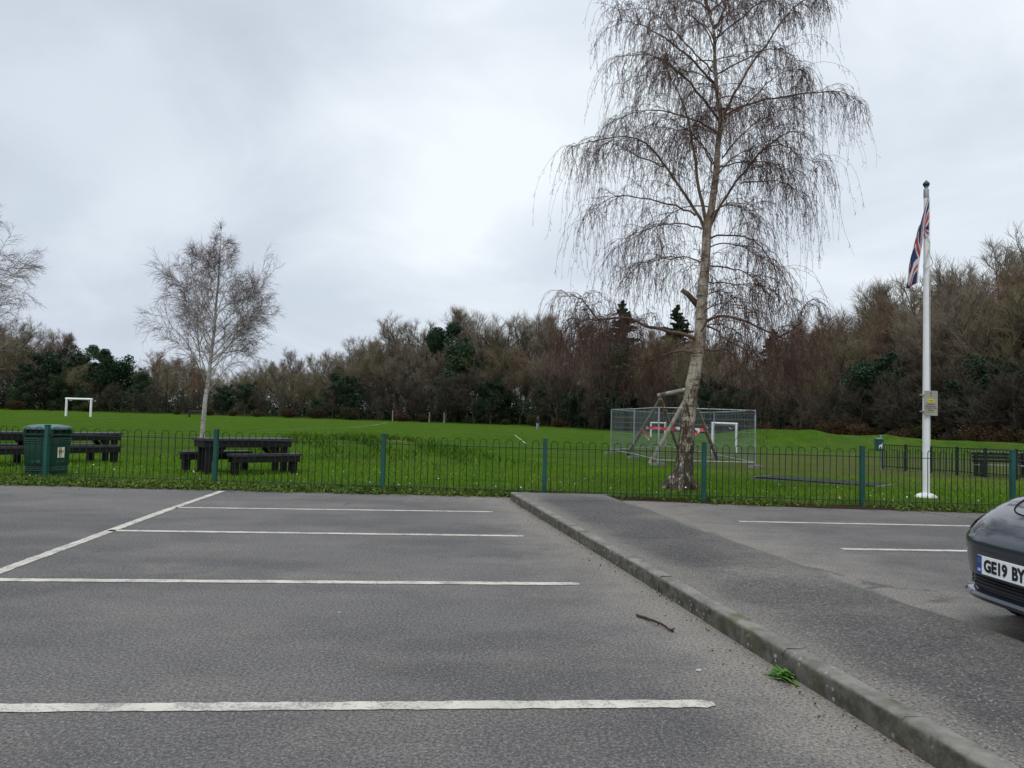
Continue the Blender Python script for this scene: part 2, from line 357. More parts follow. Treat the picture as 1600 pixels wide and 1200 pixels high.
# ------------------------------------------------------------------ mesh helpers
class MB:
    """collects shapes; build() links them as ONE mesh object"""
    def __init__(s): s.V = []; s.F = []; s.n = 0; s.mi = []
    def add(s, v, f, mi=0):
        v = np.asarray(v, float).reshape(-1, 3)
        for q in f: s.F.append(tuple(int(i) + s.n for i in q)); s.mi.append(mi)
        s.V.append(v); s.n += len(v); return s
    def box(s, c, size, rz=0., ry=0., rx=0., mi=0, taper=1.0):
        x, y, z = [q / 2 for q in size]
        v = np.array([[-x, -y, -z], [x, -y, -z], [x, y, -z], [-x, y, -z], [-x * taper, -y * taper, z], [x * taper, -y * taper, z], [x * taper, y * taper, z], [-x * taper, y * taper, z]])
        m = np.array(Matrix.Rotation(rz, 3, 'Z') @ Matrix.Rotation(ry, 3, 'Y') @ Matrix.Rotation(rx, 3, 'X'))
        return s.add(v @ m.T + np.array(c), [(3, 2, 1, 0), (4, 5, 6, 7), (0, 1, 5, 4), (1, 2, 6, 5), (2, 3, 7, 6), (3, 0, 4, 7)], mi)
    def beam(s, a, b, wd, ht, mi=0, up=(0, 0, 1)):
        a = np.array(a, float); b = np.array(b, float); d = b - a; L = np.linalg.norm(d); d /= L
        u = np.array(up, float); r = np.cross(d, u); r /= np.linalg.norm(r); u = np.cross(r, d)
        v = []
        for p in (a, b):
            for sx, sy in ((-1, -1), (1, -1), (1, 1), (-1, 1)): v.append(p + r * sx * wd / 2 + u * sy * ht / 2)
        return s.add(v, [(3, 2, 1, 0), (4, 5, 6, 7), (0, 1, 5, 4), (1, 2, 6, 5), (2, 3, 7, 6), (3, 0, 4, 7)], mi)
    def tube(s, pts, rad, sides=8, mi=0, cap=True):
        P = np.asarray(pts, float)[None]; Rr = np.broadcast_to(np.asarray(rad, float), (len(pts),))[None]
        v, f = tubes(P, Rr, sides); f = [tuple(q) for q in f]; K = len(pts)
        if cap: f.append(tuple(range(sides))[::-1]); f.append(tuple((K - 1) * sides + i for i in range(sides)))
        return s.add(v, f, mi)
    def lathe(s, prof, c=(0, 0, 0), sides=24, mi=0):
        v = []; f = []; n = len(prof)
        for r, z in prof:
            for i in range(sides):
                a = 2 * math.pi * i / sides; v.append((c[0] + r * math.cos(a), c[1] + r * math.sin(a), c[2] + z))
        for k in range(n - 1):
            for i in range(sides):
                j = (i + 1) % sides; f.append((k * sides + i, k * sides + j, (k + 1) * sides + j, (k + 1) * sides + i))
        f.append(tuple(range(sides))[::-1]); f.append(tuple((n - 1) * sides + i for i in range(sides)))
        return s.add(v, f, mi)
    def prism(s, poly, n, thick, mi=0):
        """polygon (list of 3-D points) given a thickness along n"""
        P = np.asarray(poly, float); n = np.asarray(n, float) * thick; k = len(P)
        f = [tuple(range(k)), tuple(range(2 * k - 1, k - 1, -1))] + [(i, i + k, (i + 1) % k + k, (i + 1) % k) for i in range(k)]
        return s.add(np.vstack([P, P + n]), f, mi)
    def build(s, name, mats, parent=None, smooth=False, bevel=0., angle=None):
        me = bpy.data.meshes.new(name); me.from_pydata(np.vstack(s.V).tolist(), [], s.F); me.update()
        mats = mats if isinstance(mats, list) else [mats]
        for m in mats: me.materials.append(m)
        if len(mats) > 1: me.polygons.foreach_set('material_index', s.mi)
        if bevel:
            bm = bmesh.new(); bm.from_mesh(me)
            bmesh.ops.bevel(bm, geom=[e for e in bm.edges if len(e.link_faces) == 2 and e.calc_face_angle(0) > .6], offset=bevel, segments=2, affect='EDGES', clamp_overlap=True)
            bm.to_mesh(me); bm.free()
        if smooth:
            me.polygons.foreach_set('use_smooth', [True] * len(me.polygons))
            if angle: me.set_sharp_from_angle(angle=R_(angle))
        o = bpy.data.objects.new(name, me); col.objects.link(o)
        if parent: o.parent = parent
        return o

def tubes(P, Rr, sides=3):
    """N polylines of K points -> vertices and quads"""
    P = np.asarray(P, float); N, K, _ = P.shape
    T = np.empty_like(P); T[:, 1:-1] = P[:, 2:] - P[:, :-2]; T[:, 0] = P[:, 1] - P[:, 0]; T[:, -1] = P[:, -1] - P[:, -2]
    T /= np.linalg.norm(T, axis=2, keepdims=True) + 1e-9
    ref = np.where(np.abs(T[..., 2:3]) > .9, np.array([1., 0, 0]), np.array([0, 0, 1.]))
    ref = ref[:, :1].repeat(K, 1)
    A = np.cross(T, ref); A /= np.linalg.norm(A, axis=2, keepdims=True) + 1e-9; B = np.cross(T, A)
    a = np.arange(sides) * 2 * np.pi / sides
    V = P[:, :, None] + Rr[:, :, None, None] * (A[:, :, None] * np.cos(a)[None, None, :, None] + B[:, :, None] * np.sin(a)[None, None, :, None])
    base = np.arange(N * K).reshape(N, K)[:, :-1, None] * sides
    i = np.arange(sides)[None, None]; j = (i + 1) % sides
    Fq = np.stack([base + i, base + j, base + sides + j, base + sides + i], -1).reshape(-1, 4)
    return V.reshape(-1, 3), Fq

class Fast:
    """bulk quads straight into mesh arrays"""
    def __init__(s): s.V = []; s.F = []; s.n = 0
    def tubes(s, P, Rr, sides=3):
        v, f = tubes(P, Rr, sides); s.V.append(v); s.F.append(f + s.n); s.n += len(v); return s
    def quads(s, Q):
        Q = np.asarray(Q, float); n = len(Q); s.V.append(Q.reshape(-1, 3)); s.F.append(np.arange(n * 4).reshape(n, 4) + s.n); s.n += n * 4; return s
    def mesh(s, name, m, smooth=False):
        V = np.vstack(s.V); Fq = np.vstack(s.F); me = bpy.data.meshes.new(name)
        me.vertices.add(len(V)); me.vertices.foreach_set('co', V.ravel().astype(np.float32))
        me.loops.add(Fq.size); me.loops.foreach_set('vertex_index', Fq.ravel().astype(np.int32))
        me.polygons.add(len(Fq)); me.polygons.foreach_set('loop_start', np.arange(0, Fq.size, 4, dtype=np.int32))
        me.update(calc_edges=True); me.materials.append(m)
        if smooth: me.polygons.foreach_set('use_smooth', [True] * len(Fq))
        return me
    def build(s, name, m, parent=None, smooth=False):
        o = bpy.data.objects.new(name, s.mesh(name, m, smooth)); col.objects.link(o)
        if parent: o.parent = parent
        return o

def tag(o, label=None, cat=None, group=None, kind=None):
    for k, v in (('label', label), ('category', cat), ('group', group), ('kind', kind)):
        if v: o[k] = v
    return o
def empty(name, loc=(0, 0, 0), rz=0., label=None, cat=None, group=None):
    o = bpy.data.objects.new(name, None); o.empty_display_size = .2; o.location = tuple(loc); o.rotation_euler = (0, 0, rz)
    col.objects.link(o); return tag(o, label, cat, group)
def copy_tree(o, parent=None):
    c = o.copy(); col.objects.link(c)
    if parent: c.parent = parent
    for ch in list(o.children): copy_tree(ch, c)
    return c
def unit(v): return v / (np.linalg.norm(v, axis=-1, keepdims=True) + 1e-9)
def text_mesh(txt, size, width=None, bold=0.):
    """lettering as flat polygons in the XY plane, left-bottom at the origin"""
    cu = bpy.data.curves.new('lettering', 'FONT'); cu.body = txt; cu.size = size; cu.offset = bold; cu.resolution_u = 3
    o = bpy.data.objects.new('lettering', cu); col.objects.link(o)
    me = bpy.data.meshes.new_from_object(o); V = np.array([v.co[:] for v in me.vertices]); Fa = [tuple(p.vertices) for p in me.polygons]
    bpy.data.objects.remove(o); bpy.data.curves.remove(cu); bpy.data.meshes.remove(me)
    V -= V.min(0) * np.array([1, 1, 0])
    if width: V[:, 0] *= width / V[:, 0].max()
    V[:, 1] *= size / V[:, 1].max()
    return V, Fa
#@@SETTING

# ================================================================== SETTING
def sheet(name, xs, ys, zf, m, attrs, kind='structure'):
    X, Y = np.meshgrid(xs, ys); Z = zf(X, Y)
    V = np.stack([X, Y, Z], -1).reshape(-1, 3); nx, ny = len(xs), len(ys)
    i = np.arange(nx * ny).reshape(ny, nx)
    Fq = np.stack([i[:-1, :-1], i[:-1, 1:], i[1:, 1:], i[1:, :-1]], -1).reshape(-1, 4)
    f = Fast(); f.V.append(V); f.F.append(Fq); o = f.build(name, m, smooth=True)
    for k, fn in attrs.items():
        at = o.data.attributes.new(k, 'FLOAT', 'POINT'); at.data.foreach_set('value', np.asarray(fn(V[:, 0], V[:, 1]), np.float32).ravel())
    return tag(o, kind=kind)
def seg_dist(x, y, a, b):
    ax, ay = a; bx, by = b; dx, dy = bx - ax, by - ay
    t = np.clip(((x - ax) * dx + (y - ay) * dy) / (dx * dx + dy * dy), 0, 1)
    return np.hypot(x - ax - t * dx, y - ay - t * dy)
def gs(x, y, mx, my, sx, sy): return np.exp(-((x - mx) / sx) ** 2 - ((y - my) / sy) ** 2)
TRACKS = [[tuple(on_ground(*q)[:2]) for q in t_] for t_ in (((1208, 674), (1216, 684)), ((1243, 683), (1258, 692)), ((1306, 684), (1322, 693)), ((1478, 688), (1494, 692)))]
def soil_f(x, y):
    s = .62 * gs(x, y, -3.6, 24.4, 1.1, .35) + .55 * gs(x, y, -2.3, 25.3, .5, .5)
    for a, b in TRACKS: s = np.maximum(s, 1.1 * np.exp(-(seg_dist(x, y, a, b) / .34) ** 4))
    return s
def worn_f(x, y): return .75 * sm(2, 8, x) * sm(14, 17, y) * (1 - sm(38, 60, y)) + .5 * gs(x, y, -3, 22.3, 5, 1.0) + .35 * gs(x, y, 0, 20, 30, .7) + .25 * sm(95, 140, y)
def dirt_f(x, y):
    e = y - edge_y(x); return np.where(x > 1.2, 1.5, .55) * np.exp(-((e - .02) / .30) ** 2) + .6 * gs(x, y, 3.15, 14.2, .9, .8)
xs = np.unique(np.concatenate([np.arange(-400, -100, 25), np.arange(-100, -16, 2.), np.arange(-16, 24, .3), np.arange(24, 60, 1.), np.arange(60, 120, 4.), np.arange(120, 401, 25)]))
ys = np.unique(np.concatenate([np.arange(-60, 10, 5.), np.arange(10, 15, .1), np.arange(15, 62, .3), np.arange(62, 170, 2.), np.arange(170, 900, 40)]))
sheet('ground', xs, ys, terrain, MAT['turf'], {'soil': soil_f, 'worn': worn_f, 'dirt': dirt_f})

# raised footpath between the two car park halves
KL = [(0.02, 12.36), (0.30, 10.75), (1.07, 6.45), (1.46, 4.15), (1.80, 2.20), (2.5, -2.0), (4.2, -12)]     # left kerb foot
KR = [(1.95, 12.36), (2.24, 10.6), (2.90, 6.5), (3.20, 4.9), (3.65, 2.2), (4.35, -2.0), (6.05, -12)]       # right kerb foot
def kx(K, y):
    ya = [p[1] for p in K][::-1]; xa = [p[0] for p in K][::-1]; return np.interp(y, ya, xa)
KH = .12
def dust_f(x, y):
    d = kx(KL, y) - x
    dl = .85 * np.exp(-(np.maximum(d, 0) / .65) ** 1.2) * (d > -.1)
    dr = x - kx(KR, y)
    dl = dl + .62 * np.exp(-(np.maximum(dr, 0) / 1.3) ** 1.3) * (dr > -.1)
    dl = dl + .35 * np.exp(-np.maximum(edge_y(x) - y, 0) / .7)
    return dl + .35 * gs(x, y, -2.5, 6.3, 1.6, .35) + .3 * gs(x, y, -5.5, 11.0, 3, .4)
def rust_f(x, y):
    d = kx(KL, y) - x
    return .75 * np.exp(-np.abs(d) / .16) * sm(5, 11, y) + .55 * np.exp(-((d - .18) / .12) ** 2) * gs(0 * y, y, 0, 2.6, 1, .9) + .4 * (x > 2) * np.exp(-np.maximum(edge_y(x) - y, 0) / .5)
xs = np.unique(np.concatenate([np.arange(-60, -10, 5.), np.arange(-10, 10, .12), np.arange(10, 41, 3.)]))
ys = np.concatenate([np.arange(-40, 1, 2.), np.arange(1, 10, .15)])
f = 0
def park(x, y): return 0 * x
# the far boundary follows the verge: rows are stretched between y = -40 and the edge line
def park_sheet():
    T = np.unique(np.concatenate([np.linspace(0, .72, 14), np.linspace(.72, 1, 95)]))
    X, TT = np.meshgrid(xs, T); Y = -40 + (edge_y(X) + .03 + 40) * TT
    V = np.stack([X, Y, 0 * X], -1).reshape(-1, 3); nx, ny = len(xs), len(T)
    i = np.arange(nx * ny).reshape(ny, nx)
    f = Fast(); f.V.append(V); f.F.append(np.stack([i[:-1, :-1], i[:-1, 1:], i[1:, 1:], i[1:, :-1]], -1).reshape(-1, 4))
    o = f.build('car_park', MAT['asphalt'])
    for k, fn in (('dust', dust_f), ('rust', rust_f)):
        at = o.data.attributes.new(k, 'FLOAT', 'POINT'); at.data.foreach_set('value', np.asarray(fn(V[:, 0], V[:, 1]), np.float32).ravel())
    tag(o, kind='structure')
park_sheet()

def path_sheet():
    ys_ = np.concatenate([np.linspace(-12, 1, 12), np.linspace(1.2, 12.34, 80)]); T = np.linspace(0, 1, 44)
    V = []
    for y in ys_:
        a = kx(KL, y) + .095; b = kx(KR, y) - .11
        for t in T:
            x_ = a + (b + .10 - a) * t; drop = float(sm(b - .42, b + .12, x_ + .04 * math.sin(y * 2.3) + .025 * math.sin(y * 5.1)))
            V.append((x_, y, (KH - .006 + .012 * math.sin(math.pi * t)) * (1 - drop) - .012 * drop))
    V = np.array(V); nx, ny = len(T), len(ys_); i = np.arange(nx * ny).reshape(ny, nx)
    f = Fast(); f.V.append(V); f.F.append(np.stack([i[:-1, :-1], i[:-1, 1:], i[1:, 1:], i[1:, :-1]], -1).reshape(-1, 4))
    o = f.build('footpath', MAT['path_asphalt'], smooth=True)
    def pd(x, y):
        a = x - kx(KL, y) - .11; b = kx(KR, y) - x
        return .95 * np.exp(-(np.maximum(a, 0) / .22) ** 1.3) + .75 * np.exp(-(b / .5) ** 1.4) + .25 * np.exp(-((b - .9) / .5) ** 2) * gs(0 * y, y, 0, 6, 1, 2) + .55 * gs(x, y, 1.9, 9.6, .5, .25) + .5 * gs(x, y, 2.2, 6.2, .9, .22) + .45 * sm(11, 12.3, y)
    for k, fn in (('dust', pd), ('rust', lambda x, y: .3 * sm(11.4, 12.3, y))):
        at = o.data.attributes.new(k, 'FLOAT', 'POINT'); at.data.foreach_set('value', np.asarray(fn(V[:, 0], V[:, 1]), np.float32).ravel())
    tag(o, kind='structure')
path_sheet()
def kerb(K, side):
    """concrete kerb units with chamfered arris and open joints"""
    mb = MB(); y = 12.36; r2 = random.Random(3 + side)
    while y > -11:
        L = .914; y2 = y - L + .003
        dz = r2.uniform(-.002, .002); dx = r2.uniform(-.003, .003)
        prof = [(0, -.05), (0, KH - .03), (.007, KH - .012), (.022, KH), (.105, KH), (.105, -.05)]
        v = []; NY = 7
        for k in range(NY):
            yy = y + (y2 - y) * k / (NY - 1); x0 = kx(K, yy)
            for j, (px, pz) in enumerate(prof):
                wob = r2.uniform(-.004, .004) if 0 < j < 4 else 0
                v.append((x0 + side * (px + dx + wob), yy, pz + (dz + wob * .6 if pz > 0 else 0)))
        n = len(prof); f = []
        for k in range(NY - 1):
            for j in range(n - 1):
                q = (k * n + j, k * n + j + 1, (k + 1) * n + j + 1, (k + 1) * n + j); f.append(q if side < 0 else q[::-1])
        f += [tuple(range(n)), tuple((NY - 1) * n + j for j in range(n))[::-1]]
        mb.add(v, f); y = y2 - .003
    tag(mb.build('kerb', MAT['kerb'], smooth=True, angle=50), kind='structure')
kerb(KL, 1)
mb = MB(); mb.box((.80, 12.40, KH / 2 - .035), (1.56, .08, KH + .06)); tag(mb.build('path_edging', MAT['kerb']), kind='structure')

def marking(a, b, wd, round_end=False):
    a = np.array(a); b = np.array(b); d = b - a; L = np.hypot(*d); d /= L; n = np.array([-d[1], d[0]])
    N = max(8, int(L / .05)); v = []; r2 = random.Random(int(abs(a[0]) * 100))
    for k in range(N + 1):
        t = k / N; p = a + d * L * t; e1 = r2.uniform(-.006, .006); e2 = r2.uniform(-.006, .006); hw = wd / 2
        if round_end and L * (1 - t) < .05: hw *= .55 + .45 * (L * (1 - t) / .05)
        for s, e in ((-1, e1), (1, e2)):
            q = p + n * (s * hw + e); v.append((q[0], q[1], .004))
    f = [(2 * k, 2 * k + 2, 2 * k + 3, 2 * k + 1) for k in range(N)]
    mb = MB(); mb.add(v, f); return tag(mb.build('bay_marking', MAT['paint']), kind='structure')
marking((-6.0, 3.07), (.97, 3.64), .095, True); marking((-6.5, 5.62), (.57, 6.18), .10, True)
marking((-4.25, 8.29), (.17, 8.60), .10, True); marking((-4.44, 10.37), (-.22, 10.72), .09, True)
marking((-3.95, 5.86), (-4.44, 10.2), .11); marking((-4.44, 10.2), (-4.66, 12.62), .10)
marking((3.05, 10.32), (8.6, 10.50), .10); marking((3.52, 8.23), (8.9, 8.50), .10); marking((5.0, 6.0), (9.0, 6.25), .10)
mb = MB(); mb.add([(6.30, 12.12, .004), (7.25, 9.9, .004), (7.33, 9.92, .004), (6.39, 12.14, .004)], [(0, 1, 2, 3)]); tag(mb.build('bay_marking', MAT['slab']), kind='structure')

# pitch lines on the grass
def pitch_line(pa, pb, wd=.14):
    a = on_ground(*pa); b = on_ground(*pb); d = (b - a)[:2]; L = np.hypot(*d); d /= L; n = np.array([-d[1], d[0]]); N = max(4, int(L / .6)); v = []
    for k in range(N + 1):
        p = a[:2] + d * L * k / N
        for s in (-1, 1):
            q = p + n * s * wd / 2; v.append((q[0], q[1], float(terrain(q[0], q[1])) + .03))
    mb = MB(); mb.add(v, [(2 * k, 2 * k + 2, 2 * k + 3, 2 * k + 1) for k in range(N)]); tag(mb.build('pitch_marking', MAT['pitch']), kind='structure')
t = NT('pitch_paint'); MAT['pitch'] = t.fin(t.mix(t.ramp(t.noise(3, 5, .7), .42, .6), (.34, .42, .25), (.06, .11, .025)), .9, .1)
pitch_line((545, 668.5), (606, 660.5), .22); pitch_line((400, 673.5), (545, 669), .16); pitch_line((804, 680), (822, 694), .12)
pitch_line((170, 681), (330, 678), .10); pitch_line((870, 672), (905, 675), .2); pitch_line((1190, 706), (1345, 711), .10)

# ================================================================== VEGETATION
def spawn(P, n, t0, t1, length, spread, trop, wig, K=4, fall=.3, jit=.25, plen=None, flat=0.):
    """children polylines growing off parent polylines P[N,K0,3]"""
    N, K0, _ = P.shape
    t = t0 + (t1 - t0) * ((np.arange(n)[None] + rng.uniform(0, 1, (N, n))) / n)
    u = t * (K0 - 1); i = np.clip(u.astype(int), 0, K0 - 2); fr = (u - i)[..., None]; rows = np.arange(N)[:, None]
    A = P[rows, i]; B = P[rows, i + 1]; pos = A + (B - A) * fr; tan = unit(B - A)
    rv = rng.normal(size=(N, n, 3)); rv[..., 2] *= (1 - flat)
    perp = unit(rv - (rv * tan).sum(-1, keepdims=True) * tan)
    ang = spread * rng.uniform(.7, 1.25, (N, n, 1))
    d = unit(tan * np.cos(ang) + perp * np.sin(ang))
    L = length * (1 - fall * (t - t0) / (t1 - t0)) * rng.uniform(1 - jit, 1 + jit, (N, n))
    if plen is not None: L = L * plen[:, None]
    pos = pos.reshape(-1, 3); d = d.reshape(-1, 3); L = L.reshape(-1)
    return grow(pos, d, L, trop, wig, K), L, t.reshape(-1)
def grow(pos, d, L, trop, wig, K):
    out = np.empty((len(pos), K, 3)); out[:, 0] = pos; trop = np.asarray(trop, float)
    for k in range(1, K):
        out[:, k] = out[:, k - 1] + d * (L / (K - 1))[:, None]
        d = unit(d + trop / (K - 1) * 2 + rng.normal(size=d.shape) * wig)
    return out
def taper(N, K, r0, r1):
    r0 = np.broadcast_to(np.asarray(r0, float), (N,)); return r0[:, None] * np.linspace(1, r1, K)[None]

# ---------------- the big weeping birch
def smooth_line(pts, n):
    pts = np.asarray(pts, float); k = len(pts); t = np.linspace(0, k - 1, n); o = []
    for q in t:
        i = min(int(q), k - 2); f = q - i
        p0, p1, p2, p3 = pts[max(i - 1, 0)], pts[i], pts[i + 1], pts[min(i + 2, k - 1)]
        o.append(.5 * ((2 * p1) + (-p0 + p2) * f + (2 * p0 - 5 * p1 + 4 * p2 - p3) * f * f + (-p0 + 3 * p1 - 3 * p2 + p3) * f ** 3))
    return np.array(o)
def rough_tube(mb, pts, rad, sides, amp, seed):
    P = np.asarray(pts)[None]; Rr = np.asarray(rad)[None]; v, f = tubes(P, Rr, sides); K = len(pts)
    r2 = np.random.default_rng(seed); c = np.repeat(np.asarray(pts), sides, 0); d = v - c
    ph = r2.uniform(0, 6.28, 6); a = np.tile(np.arange(sides) * 2 * np.pi / sides, K); z = np.repeat(np.arange(K), sides)
    k = 1 + amp * (np.sin(3 * a + ph[0] + z * .21) * .5 + np.sin(5 * a + ph[1] - z * .35) * .4 + r2.normal(size=len(v)) * .25)
    v = c + d * k[:, None]; fl = [tuple(q) for q in f]; fl.append(tuple((K - 1) * sides + i for i in range(sides)))
    mb.add(v, fl)

BY = 14.25
base = on_ground(1064, 763); BY = base[1]
birch = empty('weeping_birch', base, 0, 'tall mature weeping birch with rough trunk and drooping russet twigs just behind the railings', 'tree')
OFF = base.copy()
def W(px, py, dy=0.): return at_depth(px, py, BY + dy)
TR = [(1062, 772, 26), (1064, 757, 19.5), (1067, 738, 15.5), (1070, 715, 13), (1075, 660, 11.2), (1081, 610, 10.2), (1090, 558, 9.4), (1094, 520, 9), (1096, 480, 8.2), (1099, 440, 7.6), (1103, 395, 7),
      (1105, 358, 6.8), (1111, 330, 5.6), (1119, 270, 4.8), (1122, 225, 4.3), (1127, 185, 4), (1121, 150, 3.3), (1117, 100, 2.8), (1115, 45, 2.3), (1101, 0, 1.7), (1092, -40, 1.3), (1086, -95, .9), (1090, -150, .4)]
PXM = BY / F_PX
tp = smooth_line([W(a, b, .12 * math.sin(b / 90.)) if b < 600 else W(a, b) for a, b, c in TR], 90) - OFF
tr_ = np.interp(np.linspace(0, len(TR) - 1, 90), range(len(TR)), [c * PXM for a, b, c in TR])
mb = MB(); rough_tube(mb, tp, tr_, 20, .085, 4)
for k in range(6):                             # root flare
    a = k * 1.05 + .3; p0 = np.array([0, 0, .32]); p1 = np.array([math.cos(a) * .24, math.sin(a) * .24, .12]); p2 = np.array([math.cos(a) * .40, math.sin(a) * .40, -.06])
    mb.tube(smooth_line([p0, p1, p2], 6), np.linspace(.11, .05, 6), 8)
mb.build('trunk', MAT['bark_big'], birch, smooth=True)
LIMBS = [  # pixel polylines, base radius px, sag, [depth slope]
 [(1123,187),(1087,140),(1060,113),(1033,93),(1003,85),(963,90)], [(1117,130),(1067,80),(1023,50),(990,35),(970,33)],
 [(1113,112),(1080,77),(1040,37),(1013,13)], [(1120,207),(1083,187),(1030,172),(987,177),(947,197)],
 [(1113,257),(1093,220),(1067,197),(1040,187),(1005,200)], [(1104,358),(1099,330),(1090,277),(1080,217),(1073,180),(1057,140),(1043,120)],
 [(1104,368),(1094,345),(1073,310),(1047,270),(1027,243),(1003,220),(970,213),(937,217),(893,230)], [(1037,260),(997,243),(953,223),(930,240)],
 [(1087,337),(1060,323),(1007,310),(960,307),(930,327)], [(1097,358),(1067,350),(1027,353),(997,367),(960,390)],
 [(1128,183),(1157,130),(1197,70),(1233,20),(1257,0),(1290,-8)], [(1130,182),(1170,163),(1213,153),(1277,145),(1313,143),(1347,163)],
 [(1128,188),(1165,165),(1200,130),(1235,110),(1262,125)], [(1128,247),(1153,217),(1187,187),(1230,170),(1256,180)],
 [(1105,366),(1112,345),(1127,317),(1157,277),(1190,237),(1220,213),(1245,205),(1270,225)], [(1173,257),(1200,228),(1230,230),(1253,247),(1285,260)],
 [(1123,263),(1147,257),(1193,253),(1220,260),(1250,285)], [(1157,287),(1200,282),(1230,287),(1253,310)],
 [(1117,117),(1170,90),(1207,75),(1240,90),(1262,120)], [(1115,60),(1157,30),(1180,10),(1205,0),(1230,10)],
 [(1105,378),(1120,368),(1163,370),(1183,380),(1205,410),(1215,450)], 
 [(1088,531),(1066,521),(1042,517),(1014,510),(993,500),(965,495),(935,500),(926,486),(905,465),(881,463)],
 [(1086,549),(1056,549),(1024,559),(993,577),(961,584),(944,591)], [(1052,549),(1046,566),(1028,573),(1000,574)],
 [(1098,412),(1077,402),(1042,404),(1010,409),(972,423)], [(1098,507),(1119,496),(1140,495),(1175,507),(1224,528),(1245,524),(1266,526)],
 [(1220,526),(1248,507),(1252,486),(1269,468),(1290,478)], [(1098,507),(1119,514),(1133,531),(1175,549),(1224,563),(1260,566)],
 [(1096,547),(1126,545),(1140,549),(1157,570),(1175,591),(1213,629)], [(1100,440),(1140,444),(1168,447),(1196,465)],
 [(1103,415),(1145,420),(1180,435),(1200,470)], [(1117,45),(1128,20),(1138,-10),(1150,-50),(1165,-90)], [(1101,0),(1080,-20),(1050,-30),(1030,-20)],
 [(1112,20),(1085,0),(1060,-8),(1040,0)], [(1092,-40),(1120,-70),(1150,-75)], [(938,500),(915,500),(890,510),(872,530)]]
RAD = {0: 3, 1: 2.6, 3: 2.6, 5: 4.6, 6: 4.0, 8: 2.6, 10: 3.2, 11: 3.0, 14: 4.2, 20: 2.6, 21: 4.8, 22: 3.2, 25: 3.8, 27: 2.6, 28: 2.6, 31: 2.2}
allL = []; allR = []; allKind = []
for i, L in enumerate(LIMBS):
    slope = rng.uniform(-.65, .65); n = 16
    d = np.hypot(*(np.array(L) - np.array(L[0])).T) * PXM
    if i in (7, 26, 23, 35): slope *= .4
    pts = np.array([W(px, py, slope * q + (.12 * math.sin(py / 90.) if q == 0 and i not in (7, 26, 23, 35, 15, 17) else 0)) for (px, py), q in zip(L, d)]) - OFF
    P = smooth_line(pts, n); P[1:-1] += rng.normal(size=(n - 2, 3)) * .012
    r = RAD.get(i, 2.0) * .70 * PXM * np.linspace(1, .20, n) ** 1.15
    allL.append(P); allR.append(r); allKind.append(i)
# limbs that leave towards and away from the viewer (seen end-on in the picture)
for q in range(27):
    zt = rng.uniform(2.9, 9.6); k = int(np.argmin(abs(tp[:, 2] - zt))); p0 = tp[k]
    s = 1 if q % 2 else -1; a = s * math.pi / 2 + rng.uniform(-.75, .75); reach = (1.25 if 3.4 < zt < 8 else .95) * rng.uniform(.7, 1.1)
    el = rng.uniform(.15, .9); d = np.array([math.cos(a) * math.cos(el), math.sin(a) * math.cos(el), math.sin(el)])
    P = grow(p0[None], d[None], np.array([reach * 1.5]), (0, 0, -.55), .07, 16)[0]
    allL.append(P); allR.append(1.2 * PXM * np.linspace(1, .22, 16)); allKind.append(99)
for P, r in zip(allL, allR):
    mb = MB(); mb.tube(P, r, 8); mb.build('limb', MAT['limb_big'], birch, smooth=True)
# broken stub left of the trunk
st = np.array([W(1098, 486), W(1084, 470), W(1074, 459), W(1065, 453)]) - OFF
mb = MB(); mb.tube(st, np.array([5.5, 4.6, 4.2, 3.6]) * PXM, 9); mb.build('broken_limb', MAT['limb_big'], birch, smooth=True)
allL.append(smooth_line(np.array([W(1072, 458), W(1071, 440), W(1073, 420), W(1066, 404), W(1050, 398)]) - OFF, 16)); allR.append(np.linspace(.02, .006, 16)); allKind.append(98)
LP = np.array(allL)
plen = np.linalg.norm(np.diff(LP, axis=1), axis=2).sum(1)
crown = Fast()
idx = np.repeat(np.arange(len(LP)), np.maximum(3, (plen * 7.2).astype(int)))
def pick(P, idx, lo, hi):
    K0 = P.shape[1]; u = rng.uniform(lo, hi, len(idx)) * (K0 - 1); i = np.clip(u.astype(int), 0, K0 - 2); fr = (u - i)[:, None]
    A = P[idx, i]; B = P[idx, i + 1]; return A + (B - A) * fr, unit(B - A)
pos, tan = pick(LP, idx, .25, 1.0)
rv = rng.normal(size=pos.shape); rv[:, 2] = abs(rv[:, 2]) * .6 + .1
d = unit(tan * .6 + unit(rv) * .75)
L2 = rng.uniform(.4, 1.05, len(pos)) * np.interp(np.hypot(pos[:, 0], pos[:, 1]), [.8, 2.0], [1.05, .32])
S = grow(pos, d, L2, (0, 0, -.62), .10, 9)
crown.tubes(S, taper(len(S), 9, .0062, .45))
# hanging strands from limbs and side branches
def strands(pos, d0, L, r0, K=10):
    P = grow(pos, unit(d0), L, (0, 0, -2.3), .15, K); crown.tubes(P, taper(len(P), K, r0, .5)); return P
i2 = np.repeat(np.arange(len(S)), 5); p2, t2 = pick(S, i2, .3, 1.0)
rv = rng.normal(size=p2.shape); rv[:, 2] *= .4
zrel = p2[:, 2]
Ls = rng.uniform(.45, 1.35, len(p2)) * np.interp(zrel, [1.5, 3.2, 5, 7, 9, 11], [.7, 1.0, 1.35, 1.2, .75, .5]) * rng.choice([.6, 1, 1.45], len(p2), p=[.35, .45, .2])
H1 = strands(p2, t2 * .4 + rv * .36, Ls, .0032)
i3 = np.repeat(np.arange(len(LP)), np.maximum(4, (plen * 9).astype(int))); p3, t3 = pick(LP, i3, .35, 1.0)
H2 = strands(p3, t3 * .45 + rng.normal(size=p3.shape) * .35, rng.uniform(.3, 1.1, len(p3)) * np.interp(p3[:, 2], [2, 4, 9, 11], [1.0, 1.1, .8, .5]), .0032)
